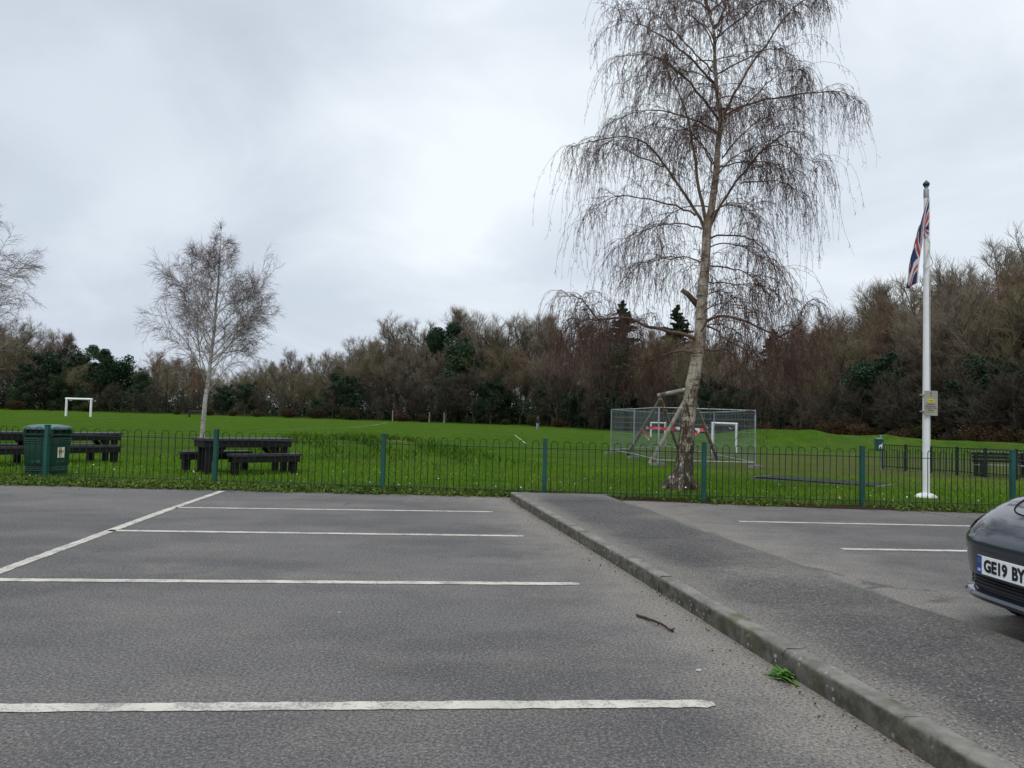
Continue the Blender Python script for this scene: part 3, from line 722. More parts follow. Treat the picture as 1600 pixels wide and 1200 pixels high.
# long low curtains on the left and a few at the right reaching for the grass
def curtain(px0, px1, py0, py1, n, lo, hi, dy=.5):
    p = np.array([W(rng.uniform(px0, px1), rng.uniform(py0, py1), rng.uniform(-dy, dy)) for _ in range(n)]) - OFF
    dd = rng.normal(size=p.shape) * .5; return strands(p, dd, rng.uniform(lo, hi, n), .0032, 10)
H3 = np.concatenate([curtain(868, 938, 492, 545, 170, .5, 1.35), curtain(935, 1010, 490, 520, 130, .3, 1.1), curtain(945, 1000, 575, 600, 45, .2, .5, .3), curtain(1195, 1290, 505, 566, 120, .4, 1.4)])
H4 = curtain(1212, 1256, 555, 600, 9, 1.3, 2.0, .3)
Hs = [H1, H2]
def twiglets(P, n, l, r, lo=.1):
    K0 = P.shape[1]; idx = np.repeat(np.arange(len(P)), n); p, t = pick(P, idx, lo, 1.0)
    rv = rng.normal(size=p.shape); rv[:, 2] -= .5; LL = rng.uniform(.5, 1.3, len(p)) * l
    Q = grow(p, unit(t * .8 + unit(rv) * .8), LL, (0, 0, -.9), .12, 3); crown.tubes(Q, taper(len(Q), 3, r, .6)); return Q
for P, n in ((H1, 8), (H2, 7), (H3, 6), (H4, 5), (S, 4)):
    Q = twiglets(P, n, .085, .0026)
    ends = Q[rng.uniform(size=len(Q)) < .55][:, -1]                     # small catkins and buds at the tips
    dn = np.tile([0, 0, -1.], (len(ends), 1)) + rng.normal(size=ends.shape) * .35
    C = grow(ends, unit(dn), rng.uniform(.018, .036, len(ends)), (0, 0, -.2), .05, 3)
    rr = np.tile([.0026, .0060, .0022], (len(C), 1)); crown.tubes(C, rr)
crown.build('crown', MAT['twig_big'], birch)
print('birch strands', len(H1), len(H2), 'sub', len(S))

# ---------------- generic bare tree -> normalised mesh pair
def bare_tree(h, r0, base_t, n1, sp1, l1, n2, n3, n4, up, rt, seed, l_shape=None, lean=0., l4=.075, droop=0., clear=0.):
    global rng
    rng = np.random.default_rng(seed)
    K = 10
    T = grow(np.zeros((1, 3)), unit(np.array([[lean, .02, 1.]])), np.array([h * .96]), (0, 0, .3), .045, K)
    wood = Fast(); wood.tubes(T, r0 * np.linspace(1, .07, K)[None] ** .8, 8)
    A, LA, tA = spawn(T, n1, base_t, .985, l1 * h, sp1, (0, 0, up), .10, 7, fall=.0, jit=.2)
    if l_shape is not None:
        s = np.interp(tA, np.linspace(base_t, 1, len(l_shape)), l_shape); A = A[:, :1] + (A - A[:, :1]) * s[:, None, None]; LA = LA * s
    wood.tubes(A, taper(len(A), 7, r0 * (.44 if h > 11 else .26) * np.clip(LA / (l1 * h), .35, 1), .22), 5)
    B, LB, _ = spawn(A, n2, .22, 1.0, .46, .72, (0, 0, up * .8 - droop * .4), .13, 5, plen=LA)
    kp = rng.uniform(size=len(B)) < np.repeat(np.clip((LA / (l1 * h)) ** 1.6 * 1.1, .05, 1), n2); B = B[kp]; LB = LB[kp]
    wood.tubes(B, taper(len(B), 5, rt * (4.2 if h > 11 else 3.2), .4), 3)
    crown = Fast()
    C, LC, _ = spawn(B, n3, .2, 1.0, .50, .75, (0, 0, up * .5 - droop), .15, 4, plen=LB)
    crown.tubes(C, taper(len(C), 4, rt * 1.5, .6))
    D, LD, _ = spawn(C, n4, .1, 1.0, l4 * h, .55, (0, 0, .30 - droop * 2.6), .09, 3, jit=.5)
    crown.tubes(D, taper(len(D), 3, rt, .6))
    return wood, crown
def tree_thing(name, protos, loc, rz, sc, label, cat, group=None):
    r = empty(name, loc, rz, label, cat, group); r.scale = sc if isinstance(sc, tuple) else (sc, sc, sc)
    for nm, me in protos:
        o = bpy.data.objects.new(nm, me); col.objects.link(o); o.parent = r
    return r

# the two younger birches on the field
wd, cw = bare_tree(8.8, .11, .25, 40, .80, .34, 11, 7, 7, .10, .0038, 21, l_shape=[1.05, 1.15, .98, .78, .58, .40, .25, .14], lean=.025, l4=.042, droop=.20)
bw, bc = wd.mesh('trunk', MAT['bark_young'], True), cw.mesh('crown', MAT['twig_young'])
tree_thing('young_birch', [('trunk', bw), ('crown', bc)], foot(317, 29.5), R_(20), (.86, .86, 1.0), 'slender white-trunked young birch standing behind the dark picnic table', 'tree')
wd, cw = bare_tree(9.6, .15, .22, 34, .85, .40, 11, 7, 7, .12, .0038, 33, l_shape=[1.0, 1.08, .95, .82, .66, .5, .32, .16], l4=.036, droop=.16)
tree_thing('young_birch', [('trunk', wd.mesh('trunk', MAT['bark_young'], True)), ('crown', cw.mesh('crown', MAT['twig_young']))], foot(-122, 29), R_(70), 1.0, 'young birch mostly cut off by the left edge of the photo', 'tree')

# ---------------- woodland
def leaves(centers, size, per, rad, flat=1.0):
    c = np.repeat(centers, per, 0); n = len(c); d = rng.normal(size=(n, 3)); d = unit(d) * rng.uniform(.2, 1, (n, 1)) ** .5
    d[:, 2] *= flat; c = c + d * (np.repeat(rad, per)[:, None] if np.ndim(rad) else rad)
    u = unit(rng.normal(size=(n, 3))); v = unit(np.cross(u, rng.normal(size=(n, 3)))); s = size * rng.uniform(.6, 1.4, (n, 1))
    return np.stack([c - u * s * .5, c + v * s * .35, c + u * s * .5, c - v * s * .35], 1)
PROTO = {}
def add_proto(key, wd, cw, wm, cm): PROTO[key] = [('trunk', wd.mesh('trunk', MAT[wm], True)), ('crown', cw.mesh('crown', MAT[cm]))]
ov = [.75, 1, 1.08, 1.0, .88, .68, .5]
for key, seed, cm, kw in (('oak', 41, 'twig_grey', {}), ('oak2', 42, 'twig_olive', {}), ('oak3', 43, 'twig_grey', dict(sp=.75, l1=.46)), ('red', 44, 'twig_red', dict(sp=.7, n4=6)),
                          ('red2', 45, 'twig_red', dict(n4=6, l1=.46)), ('tall', 46, 'twig_grey', dict(base=.42, sp=.62, l1=.30)), ('olive', 47, 'twig_olive', dict(n4=6))):
    wd, cw = bare_tree(16, .26, kw.get('base', .16), 17, kw.get('sp', .92), kw.get('l1', .42), 9, 7, kw.get('n4', 5) + 1, .62, .0125, seed, l_shape=ov, l4=.062)
    add_proto(key, wd, cw, 'wood_bark', cm)
wd, cw = bare_tree(7, .12, .04, 22, 1.0, .5, 8, 6, 5, .5, .012, 48, l_shape=[1, 1, .9, .7, .5], l4=.06); add_proto('scrub', wd, cw, 'wood_bark', 'twig_dark')
wd, cw = bare_tree(7, .12, .04, 22, 1.0, .5, 8, 6, 6, .5, .012, 49, l_shape=[1, 1, .9, .7, .5], l4=.06); add_proto('scrub_red', wd, cw, 'wood_bark', 'twig_dark')
# pine: bare leaning stem, flat cloud-like plates of needles
rng = np.random.default_rng(60)
T = grow(np.zeros((1, 3)), unit(np.array([[.06, 0, 1.]])), np.array([14.5]), (0, 0, .2), .04, 10)
wd = Fast(); wd.tubes(T, .24 * np.linspace(1, .2, 10)[None], 8)
A, LA, tA = spawn(T, 15, .55, 1.0, 3.6, 1.15, (0, 0, .35), .10, 6, fall=.45, flat=.4); wd.tubes(A, taper(len(A), 6, .085, .3), 5)
ce = np.concatenate([A[:, -1], A[:, 4], A[:, 3], T[:, -1]]); cw = Fast(); cw.quads(leaves(ce, .19, 560, 1.15, .5)); add_proto('pine', wd, cw, 'wood_bark', 'pine')
# spire conifer
T = grow(np.zeros((1, 3)), np.array([[0, 0, 1.]]), np.array([16.]), (0, 0, .2), .01, 10); wd = Fast(); wd.tubes(T, .22 * np.linspace(1, .1, 10)[None], 8)
A, LA, tA = spawn(T, 190, .10, .992, 6.0, 1.30, (0, 0, -.12), .05, 6, fall=.975, jit=.25); wd.tubes(A, taper(len(A), 6, .035, .3), 3)
ce = np.concatenate([A[:, k] for k in (1, 2, 3, 4, 5)]); cw = Fast(); cw.quads(leaves(ce, .30, 22, np.tile(.10 + .13 * LA, 5), .5)); add_proto('spire', wd, cw, 'wood_bark', 'pine')
# holly / yew like evergreen, broad and irregular
def evergreen(h, wdth, n, seed, cm, size=.17, per=130):
    global rng
    rng = np.random.default_rng(seed)
    T = grow(np.zeros((1, 3)), np.array([[0, 0, 1.]]), np.array([h * .8]), (0, 0, .2), .06, 8); wd = Fast(); wd.tubes(T, .16 * np.linspace(1, .2, 8)[None], 7)
    A, LA, tA = spawn(T, n, .08, 1.0, wdth, 1.05, (0, 0, .35), .12, 6, fall=.4, jit=.35); wd.tubes(A, taper(len(A), 6, .05, .3), 4)
    ce = np.concatenate([A[:, k] for k in (2, 3, 4, 5)]); ce = ce[rng.uniform(size=len(ce)) < .8]; cw = Fast(); cw.quads(leaves(ce, size, per, rng.uniform(.35, .95, len(ce)), .8)); return wd, cw
wd, cw = evergreen(9, 3.4, 46, 61, 'holly'); add_proto('holly', wd, cw, 'wood_bark', 'holly')
wd, cw = evergreen(8, 3.0, 40, 62, 'holly'); add_proto('yew', wd, cw, 'wood_bark', 'pine')
wd, cw = evergreen(9.5, 2.6, 44, 63, 'ivy', .16, 110); add_proto('ivy', wd, cw, 'wood_bark', 'ivy')
wd, cw = evergreen(2.4, 1.6, 40, 64, 'gorse', .12, 90); add_proto('gorse', wd, cw, 'wood_bark', 'gorse')
wd, cw = evergreen(2.2, 1.9, 40, 65, 'bracken', .14, 70); add_proto('bramble', wd, cw, 'wood_bark', 'bracken')
PH = {'oak': 16, 'oak2': 16, 'oak3': 16, 'red': 16, 'red2': 16, 'tall': 16, 'olive': 16, 'scrub': 7, 'scrub_red': 7, 'pine': 15.5, 'spire': 16.2, 'holly': 9.4, 'yew': 8.4, 'ivy': 9.6, 'gorse': 2.6, 'bramble': 2.5}
for k, ms in PROTO.items():                   # true heights, so that tops land where the photograph has them
    PH[k] = max(np.array([v.co[2] for v in me.vertices]).max() if len(me.vertices) < 3000 else max(v.co[2] for v in me.vertices) for _, me in ms)
def wood_D(px): return float(np.interp(px, [-300, 0, 500, 800, 1000, 1120, 1250, 1350, 1450, 1600, 1900], [140, 150, 150, 145, 122, 100, 88, 82, 76, 68, 56]))
rw = random.Random(9)
NAMES = {'pine': 'pine_tree', 'spire': 'conifer', 'holly': 'evergreen_tree', 'yew': 'evergreen_tree', 'ivy': 'ivy_clad_tree', 'gorse': 'gorse_bush', 'bramble': 'bramble_bush', 'scrub': 'bare_shrub', 'scrub_red': 'bare_shrub'}
def wood_tree(px, top, kind, dD=0., label=None, widen=1.0, group=None):
    D = wood_D(px) + dD; p = foot(px, D); py_top = top
    ztop = at_depth(px, py_top, D)[2]; s = (ztop - p[2]) / PH[kind]
    g = None
    if label is None:
        label, g = GENERIC[kind]
    cat = 'bush' if kind in ('gorse', 'bramble', 'scrub', 'scrub_red') else 'tree'
    return tree_thing(NAMES.get(kind, 'bare_tree'), PROTO[kind], p - np.array([0, 0, .1]), rw.uniform(0, 6.28), (s * widen, s * widen, s), label, cat, g or group)
GENERIC = {}
for k in ('oak', 'oak2', 'oak3', 'tall', 'olive'): GENERIC[k] = ('bare grey-brown tree merging into the unbroken wood edge beyond the field', 'bare trees of the wood')
for k in ('red', 'red2'): GENERIC[k] = ('bare russet-twigged tree merging into the unbroken wood edge beyond the field', 'russet trees of the wood')
for k in ('holly', 'yew'): GENERIC[k] = ('dark evergreen filling the shady foot of the wood beyond the field', 'evergreens at the foot of the wood')
GENERIC['ivy'] = ('ivy-covered green tree half lost among bare trees of the wood', 'ivy-clad trees of the wood')
GENERIC['spire'] = ('dark conifer half hidden by bare trees of the wood', 'half-hidden conifers')
for k in ('scrub', 'scrub_red'): GENERIC[k] = ('low tangled bare shrub along the edge of the wood', 'bare shrubs along the wood edge')
GENERIC['gorse'] = ('low olive gorse bush along the edge of the wood', 'gorse along the wood edge')
GENERIC['bramble'] = ('low rusty bramble clump along the edge of the wood', 'brambles along the wood edge')
# skyline trees, left to right: picture column, picture height of the top, kind
SKY = [(-60, 470, 'oak', 3, None), (12, 488, 'oak', 0, 'bare round tree rising at the left end of the far skyline'), (62, 507, 'red', 6, None), (95, 515, 'tall', 10, None),
       (110, 537, 'ivy', -4, 'broad dark green tree directly behind the far-left white goalposts'), (155, 538, 'pine', 2, 'small dark pine tops left of the young birch'), (190, 546, 'yew', -3, None),
       (235, 540, 'red', 4, 'russet bare tree showing through the left twigs of the young birch'), (285, 545, 'red2', 8, None), (325, 570, 'oak2', 6, None), (375, 572, 'red', 10, None), (412, 556, 'oak3', 4, 'low bare tree just right of the young birch'),
       (455, 540, 'red', 2, 'bare reddish tree left of the dip before the tall wood'), (490, 548, 'oak2', 12, None), (520, 540, 'oak', 6, None), (548, 519, 'oak3', 2, 'bare tree on the shoulder where the skyline climbs'), (575, 520, 'red', 8, None),
       (612, 486, 'oak', 0, 'large rounded bare oak left of the dark pine'), (652, 494, 'oak2', 6, None), (686, 501, 'pine', -2, 'dark green pine standing out in the middle of the skyline'),
       (716, 474, 'tall', 4, 'thin pale bare tree poking above the dark pine'), (752, 483, 'oak3', 2, None), (785, 480, 'oak', 0, 'spreading bare tree with upright limbs right of the pine'), (825, 486, 'oak2', 5, None), (855, 482, 'tall', 3, None),
       (882, 474, 'oak', 1, 'bare tree rising behind the tip of the long left birch limb'), (915, 492, 'red2', 5, None), (935, 505, 'oak3', -6, None), (970, 467, 'spire', 6, 'dark conifer spire just left of the big birch'), (1005, 500, 'red', -4, None),
       (1055, 474, 'spire', 8, 'dark conifer hidden behind the weeping birch trunk'), (1035, 520, 'olive', -6, None), (1090, 505, 'red', 3, None), (1130, 512, 'oak2', 4, None), (1165, 520, 'red2', 0, None), (1207, 512, 'spire', 9, 'small dark conifer tip right of the weeping birch'),
       (1225, 500, 'red', 2, None), (1262, 478, 'red2', 1, 'domed russet tree right of the weeping birch'), (1308, 470, 'red', 3, None), (1338, 486, 'oak3', 8, None), (1372, 428, 'tall', 4, 'tall open bare tree left of the flagpole'), (1408, 446, 'red', 1, None),
       (1440, 422, 'oak2', 6, None), (1470, 405, 'oak3', 3, 'bare tree directly behind the flagpole'), (1510, 388, 'oak', 1, None), (1550, 357, 'oak', 5, 'tallest bare tree at the right end of the skyline'), (1575, 398, 'red2', -4, 'russet rounded tree at the right edge of the photo'), (1612, 362, 'oak3', 3, None), (1660, 350, 'oak', 0, None), (1720, 360, 'oak2', 2, None), (1790, 360, 'red', 0, None)]
for px, top, kind, dD, lab in SKY: wood_tree(px, top, kind, dD, lab, 1.12 if kind not in ('pine', 'spire', 'tall') else 1.0)
# lower trees filling the wood in front of and between those
def skyline(px): return float(np.interp(px, [q[0] for q in SKY], [q[1] for q in SKY]))
px = -330
while px < 2250:
    base_y = 653 + (px - 800) * .024 + 8; t = skyline(px)
    kind = rw.choice(['oak', 'oak2', 'red', 'red2', 'olive', 'olive', 'ivy', 'oak3'] if px > 420 else ['olive', 'holly', 'red', 'ivy', 'oak2'])
    if px > 1180: kind = rw.choice(['red', 'red2', 'oak', 'oak3', 'olive'])
    wood_tree(px, t + (base_y - t) * rw.uniform(.16, .36), kind, rw.uniform(-7, -2), None, 1.25)
    px += rw.uniform(34, 56)
px = -300
while px < 2200:
    base_y = 653 + (px - 800) * .024 + 8; t = skyline(px)
    kind = rw.choice(['holly', 'scrub', 'scrub', 'scrub', 'ivy', 'scrub_red'] if px < 900 else ['scrub', 'scrub_red', 'holly', 'scrub_red'])
    wood_tree(px, t + (base_y - t) * rw.uniform(.48, .68), kind, rw.uniform(-12, -8), None, 1.2)
    px += rw.uniform(26, 44)
px = -40
while px < 1760:
    kind = rw.choice(['gorse', 'bramble', 'bramble', 'scrub_red']); D = -rw.uniform(12, 14)
    base_y = 653 + (px - 800) * .024 + 9
    if not 515 < px < 575: wood_tree(px, base_y - rw.uniform(8, 20) * (1 if px < 1000 else 1.1), kind, D, None, 1.5)
    px += rw.uniform(34, 70)
wood_tree(546, 633, 'gorse', -14, 'rounded olive gorse bush standing out from the wood edge', 1.6)
px = -380
while px < 2300:
    base_y = 653 + (px - 800) * .024 + 8; t = skyline(px)
    kind = rw.choice(['oak', 'oak2', 'red', 'red2', 'olive', 'oak3'])
    wood_tree(px, t + (base_y - t) * rw.uniform(.10, .30), kind, rw.uniform(9, 26), None, 1.35)
    px += rw.uniform(17, 30)
# shaded inside of the wood: saplings and leaf litter nobody could count
rng = np.random.default_rng(70)
u = Fast(); n = 3200; pxs = rng.uniform(-420, 2350, n); Ds = np.array([wood_D(q) for q in pxs]) + rng.uniform(-2, 34, n)
P0 = np.array([foot(a, b) for a, b in zip(pxs, Ds)])
hh = rng.uniform(3, 9, n); S1 = grow(P0, unit(np.array([0, 0, 1.]) + rng.normal(size=(n, 3)) * .12), hh, (0, 0, .1), .08, 5); u.tubes(S1, taper(n, 5, rng.uniform(.03, .10, n), .3))
S2, L_, _ = spawn(S1, 7, .2, 1, .4, .8, (0, 0, .3), .15, 4, plen=hh); u.tubes(S2, taper(len(S2), 4, .022, .5))
S3, L_, _ = spawn(S2, 4, .2, 1, .4, .8, (0, 0, .1), .15, 3, plen=L_); u.tubes(S3, taper(len(S3), 3, .016, .5))
tag(u.build('woodland_saplings', MAT['twig_olive']), 'mass of thin saplings deep inside the wood behind the first trees', 'saplings', None, 'stuff')
u = Fast(); n = 5200; pxs = rng.uniform(-420, 2350, n); Ds = np.array([wood_D(q) for q in pxs]) + rng.uniform(-4, 36, n) ; P0 = np.array([foot(a, b) for a, b in zip(pxs, Ds)])
P0[:, 2] += np.abs(rng.normal(size=n)) * 1.9 * np.interp(pxs, [900, 1300], [1.0, .8]); u.quads(leaves(P0, .38, 34, rng.uniform(.7, 1.9, n), .8))
tag(u.build('woodland_undergrowth', MAT['holly']), 'dark mass of evergreen undergrowth filling the floor of the wood', 'undergrowth', None, 'stuff')

# ================================================================== OBJECTS
# ---------------- bow-top railings along the car park
rng = np.random.default_rng(80)
fence = empty('bow_top_fence', (0, 12.85, 0), 0, 'long green bow-top railing fence with thick square posts between car park and grass', 'fence')
FO = np.array([0, 12.85, 0.])
post_px = [70, 335, 597.5, 850.5, 1099.5, 1347, 1582]
def fence_y(x): return 12.85 - .073 * x
def fence_x(px):
    d = ray(px, 760); k = d[0] / d[1]; return k * 12.85 / (1 + .073 * k)
fx = [fence_x(q) for q in post_px]; step = (fx[-1] - fx[0]) / 6
fx = [fx[0] - step * 2, fx[0] - step] + fx + [fx[-1] + step]
def fp(x, z): return np.array([x, fence_y(x), float(terrain(x, fence_y(x))) + z]) - FO
BOW_H = .91
for x in fx:
    p = fp(x, 0); mb = MB(); mb.box(p + np.array([0, 0, .44]), (.072, .072, 1.0), rz=-.073)
    o = mb.build('fence_post', MAT['post_green'], fence, bevel=.005)
    mb = MB(); mb.box(p + np.array([0, 0, .947]), (.078, .078, .014), rz=-.073); mb.build('post_cap', MAT['post_green'], o, bevel=.003)
for a, b in zip(fx[:-1], fx[1:]):
    mb = MB(); nb = 12; wdt = (b - a - .10) / nb
    sag = rng.uniform(-.004, .004)
    for k in range(nb):
        xl = a + .05 + wdt * (k + .245); xr = a + .05 + wdt * (k + .755); r = (xr - xl) / 2; xm = (xl + xr) / 2
        jl, jr = rng.normal(size=2) * .0045; pts = [fp(xl + jl, .02)]
        for q in range(9):
            t = math.pi * q / 8; pts.append(fp(xm - r * math.cos(t), BOW_H - r + r * math.sin(t)))
        pts.append(fp(xr + jr, .02)); mb.tube(pts, .0062, 6)
    pan = mb.build('railing_panel', MAT['fence_green'], fence, smooth=True, angle=60)
    mb = MB(); mb.beam(fp(a + .03, BOW_H - .125), fp(b - .03, BOW_H - .125 + sag), .036, .011); mb.build('top_rail', MAT['fence_green'], pan)
    mb = MB(); mb.beam(fp(a + .03, .085), fp(b - .03, .085), .036, .011); mb.build('bottom_rail', MAT['fence_green'], pan)

# ---------------- litter bin
bp = on_ground(72, 743); BZ = .93
tb = math.atan2(bp[1], bp[0]) + math.pi * .25 + R_(6)
bn = empty('litter_bin', bp, tb, 'square green plastic litter bin with rounded lid and sticker behind the railings', 'litter bin'); bn.scale = (.94, .94, 1.0)
def rounded(w, z, rad=.07, n=5):
    v = []
    for cx, cy, a0 in ((1, 1, 0), (-1, 1, 90), (-1, -1, 180), (1, -1, 270)):
        for k in range(n + 1):
            a = R_(a0 + 90 * k / n); v.append((cx * (w / 2 - rad) + rad * math.cos(a), cy * (w / 2 - rad) + rad * math.sin(a), z))
    return v
def ring_stack(levels, rad=.07):
    mb = MB(); v = []; m = 24
    for w, z in levels: v += rounded(w, z, min(rad, w * .3))
    f = []
    for k in range(len(levels) - 1):
        for i in range(m): j = (i + 1) % m; f.append((k * m + i, k * m + j, (k + 1) * m + j, (k + 1) * m + i))
    f += [tuple(range(m))[::-1], tuple((len(levels) - 1) * m + i for i in range(m))]
    mb.add(v, f); return mb
lv = [(.53, 0), (.535, .07)]
for z in (.09, .12, .15): lv += [(.545, z), (.56, z + .008), (.56, z + .016), (.545, z + .024)]
lv += [(.565, .20), (.59, .56)]
for z in (.58, .615, .65): lv += [(.592, z), (.612, z + .009), (.612, z + .018), (.592, z + .026)]
lv += [(.60, .70)]
body = ring_stack(lv).build('bin_body', MAT['bin_green'], bn, smooth=True, angle=40)
mb = MB()
for cx, cy in ((1, 1), (-1, 1), (-1, -1), (1, -1)): mb.box((cx * .262, cy * .262, .765), (.085, .085, .13))
mb.build('corner_post', MAT['bin_green'], bn, bevel=.02)
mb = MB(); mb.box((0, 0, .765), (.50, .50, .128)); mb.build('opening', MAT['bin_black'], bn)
mb = MB()
for k in range(4):
    a = k * math.pi / 2; mb.box((.285 * math.cos(a), .285 * math.sin(a), .745), (.03, .46, .028), rz=a)
mb.build('slot_bar', MAT['bin_green'], bn, bevel=.006)
ring_stack([(.60, .829), (.63, .835), (.635, .862), (.60, .885), (.50, .908), (.30, .925)], .09).build('lid', MAT['bin_lid'], bn, smooth=True, angle=50)
for face in range(4):                           # LITTER moulded low on each face, sticker on the face turned right
    a = face * math.pi / 2; V, Fa = text_mesh('LITTER', .045, .20, .0012)
    P = np.stack([0 * V[:, 0], V[:, 0] - .10, V[:, 1] + .245], -1); P[:, 0] = .2875
    m = np.array(Matrix.Rotation(a, 3, 'Z')); mb = MB(); mb.add(P @ m.T, Fa); mb.build('lettering', MAT['sticker_white'] if False else MAT['bin_lid'], body)
def face_quad(mb, a, y0, y1, z0, z1, x): 
    m = np.array(Matrix.Rotation(a, 3, 'Z')); mb.prism(np.array([(x, y0, z0), (x, y1, z0), (x, y1, z1), (x, y0, z1)]) @ m.T, m @ np.array([1, 0, 0.]), .003)
# which local face looks right and towards the camera
best = max(range(4), key=lambda k: (lambda a: math.cos(a - math.atan2(-bp[1], -bp[0])) * 1.0 + .35 * math.cos(a))(tb + k * math.pi / 2))
sa = best * math.pi / 2
mb = MB(); face_quad(mb, sa, -.10, -.012, .33, .52, .2975); face_quad(mb, sa, .004, .085, .33, .52, .2975); st_ = mb.build('sticker', MAT['sticker_white'], bn)
mb = MB(); face_quad(mb, sa, -.075, -.013, .42, .47, .3012); face_quad(mb, sa, .005, .06, .425, .465, .3012); face_quad(mb, sa, -.03, -.013, .40, .49, .3012); mb.build('sticker_emblem', MAT['sticker_yellow'], st_)

# ---------------- picnic sets
def plank_top(L, Wd, z, n, th, mb, gap=.012):
    wd_ = (Wd - gap * (n - 1)) / n
    for k in range(n): mb.box((0, -Wd / 2 + wd_ / 2 + k * (wd_ + gap), z - th / 2), (L, wd_, th))
def make_table():
    t = empty('picnic_table'); L, Wd, H = 1.86, .74, .70
    mb = MB(); plank_top(L, Wd, H, 5, .05, mb); mb.build('tabletop', MAT['timber_top'], t, bevel=.006)
    mb = MB()
    for s in (-1, 1): mb.box((0, s * (Wd / 2 - .05), H - .115), (L - .10, .05, .128))
    for s in (-1, 1): mb.box((s * (L / 2 - .08), 0, H - .115), (.05, Wd - .156, .128))
    mb.build('apron', MAT['dark_timber'], t, bevel=.004)
    for sx in (-1, 1):
        for sy in (-1, 1):
            x = sx * (L / 2 - .165); y = sy * (Wd / 2 - .08)
            mb = MB(); mb.box((x, y - sy * .055, (H - .055) / 2 - .01), (.115, .115, H - .07)); lg = mb.build('leg', MAT['dark_timber'], t, bevel=.006)
            mb = MB(); mb.beam((x - sx * .05, y - sy * .055, H - .42), (x - sx * .30, y - sy * .055, H - .165), .085, .085)
            mb.build('brace', MAT['dark_timber'], lg, bevel=.004)
    return t
def make_bench():
    t = empty('picnic_bench'); L, Wd, H = 1.42, .32, .41
    mb = MB(); plank_top(L, Wd, H, 2, .05, mb); mb.build('seat', MAT['timber_top'], t, bevel=.006)
    mb = MB()
    for s in (-1, 1): mb.box((0, s * (Wd / 2 - .04), H - .11), (L - .06, .045, .118))
    mb.build('apron', MAT['dark_timber'], t, bevel=.004)
    for sx in (-1, 1):
        for sy in (-1, 1):
            mb = MB(); mb.box((sx * (L / 2 - .12), sy * .045, (H - .055) / 2 - .01), (.12, .082, H - .07)); mb.build('leg', MAT['dark_timber'], t, bevel=.006)
    return t
table0, bench0 = make_table(), make_bench()
def place(o, p, rz, label, cat, group):
    o.location = (p[0], p[1], float(terrain(p[0], p[1]))); o.rotation_euler = (0, 0, rz); tag(o, label, cat, group)
def picnic(c, ang, sep, labels, shift=(0, 0)):
    global table0, bench0
    first = table0 is not None
    t = table0 if picnic.n == 0 else copy_tree(table0); place(t, c, ang, labels[0], 'picnic table', 'dark picnic tables')
    v = np.array([-math.sin(ang), math.cos(ang)]); u = np.array([math.cos(ang), math.sin(ang)])
    for s, lab, sh in ((-1, labels[1], shift[0]), (1, labels[2], shift[1])):
        b = bench0 if picnic.n == 0 and s < 0 else copy_tree(bench0)
        q = np.array(c[:2]) + v * s * sep + u * sh; place(b, q, ang, lab, 'bench', 'dark picnic benches')
    picnic.n += 1
picnic.n = 0
c = on_ground(379, 738); picnic(c, R_(38), .62, ('dark timber picnic table right of the litter bin, white birch trunk behind it', 'low dark bench on the near right side of the middle picnic table', 'low dark bench on the far left side of the middle picnic table'), (.22, -.35))
c = on_ground(118, 722); picnic(c, R_(50), .66, ('dark timber picnic table showing to the right of the litter bin', 'low dark bench whose end leg shows just right of the litter bin', 'low dark bench beyond the table right of the litter bin'))
c = on_ground(-12, 726); picnic(c, R_(46), .62, ('dark timber picnic table cut by the left edge left of the litter bin', 'low dark bench at the left edge nearest the railings', 'low dark bench behind the table at the left edge'))

# ---------------- flagpole with flag and sign
fpz = on_ground(1447, 777); D = fpz[1]
pole = empty('flagpole', fpz, 0, 'white painted flagpole with dark finial on a white concrete mound', 'flagpole')
Ht = at_depth(1449, 291, D)[2] - fpz[2]
mb = MB(); mb.lathe([(.062, 0), (.060, 1.5), (.050, Ht * .6), (.042, Ht - .12), (.042, Ht - .1)], sides=18); mb.build('pole', MAT['white_paint'], pole, smooth=True, angle=50)
mb = MB(); mb.lathe([(.045, Ht - .22), (.047, Ht - .215), (.047, Ht - .06), (.030, Ht - .055), (.028, Ht - .03), (.045, Ht - .01)], sides=18); mb.build('truck', MAT['galv'], pole, smooth=True, angle=50)
mb = MB(); mb.lathe([(.02, Ht - .03), (.035, Ht - .01), (.058, Ht + .025), (.06, Ht + .045), (.04, Ht + .075), (.012, Ht + .10), (.004, Ht + .115)], sides=18); mb.build('finial', MAT['finial'], pole, smooth=True)
mb = MB(); mb.lathe([(.19, -.03), (.185, .02), (.14, .055), (.085, .075), (.068, .08)], sides=22); mb.build('base', MAT['white_mound'], pole, smooth=True)
rp = [at_depth(px, py, D - .075) - fpz for px, py in ((1450, 372), (1453, 382), (1450, 395), (1446, 405), (1443, 414), (1444, 420), (1449, 418), (1456, 414), (1457, 408), (1453, 398), (1451, 388))]
mb = MB(); mb.tube(smooth_line(rp, 40), .009, 6); mb.build('halyard_loop', MAT['rope'], pole, smooth=True)
mb = MB(); mb.tube([(.066, -.02, .9), (.064, -.02, 2.5), (.052, -.02, Ht - .2)], .004, 5); mb.build('halyard', MAT['rope'], pole)
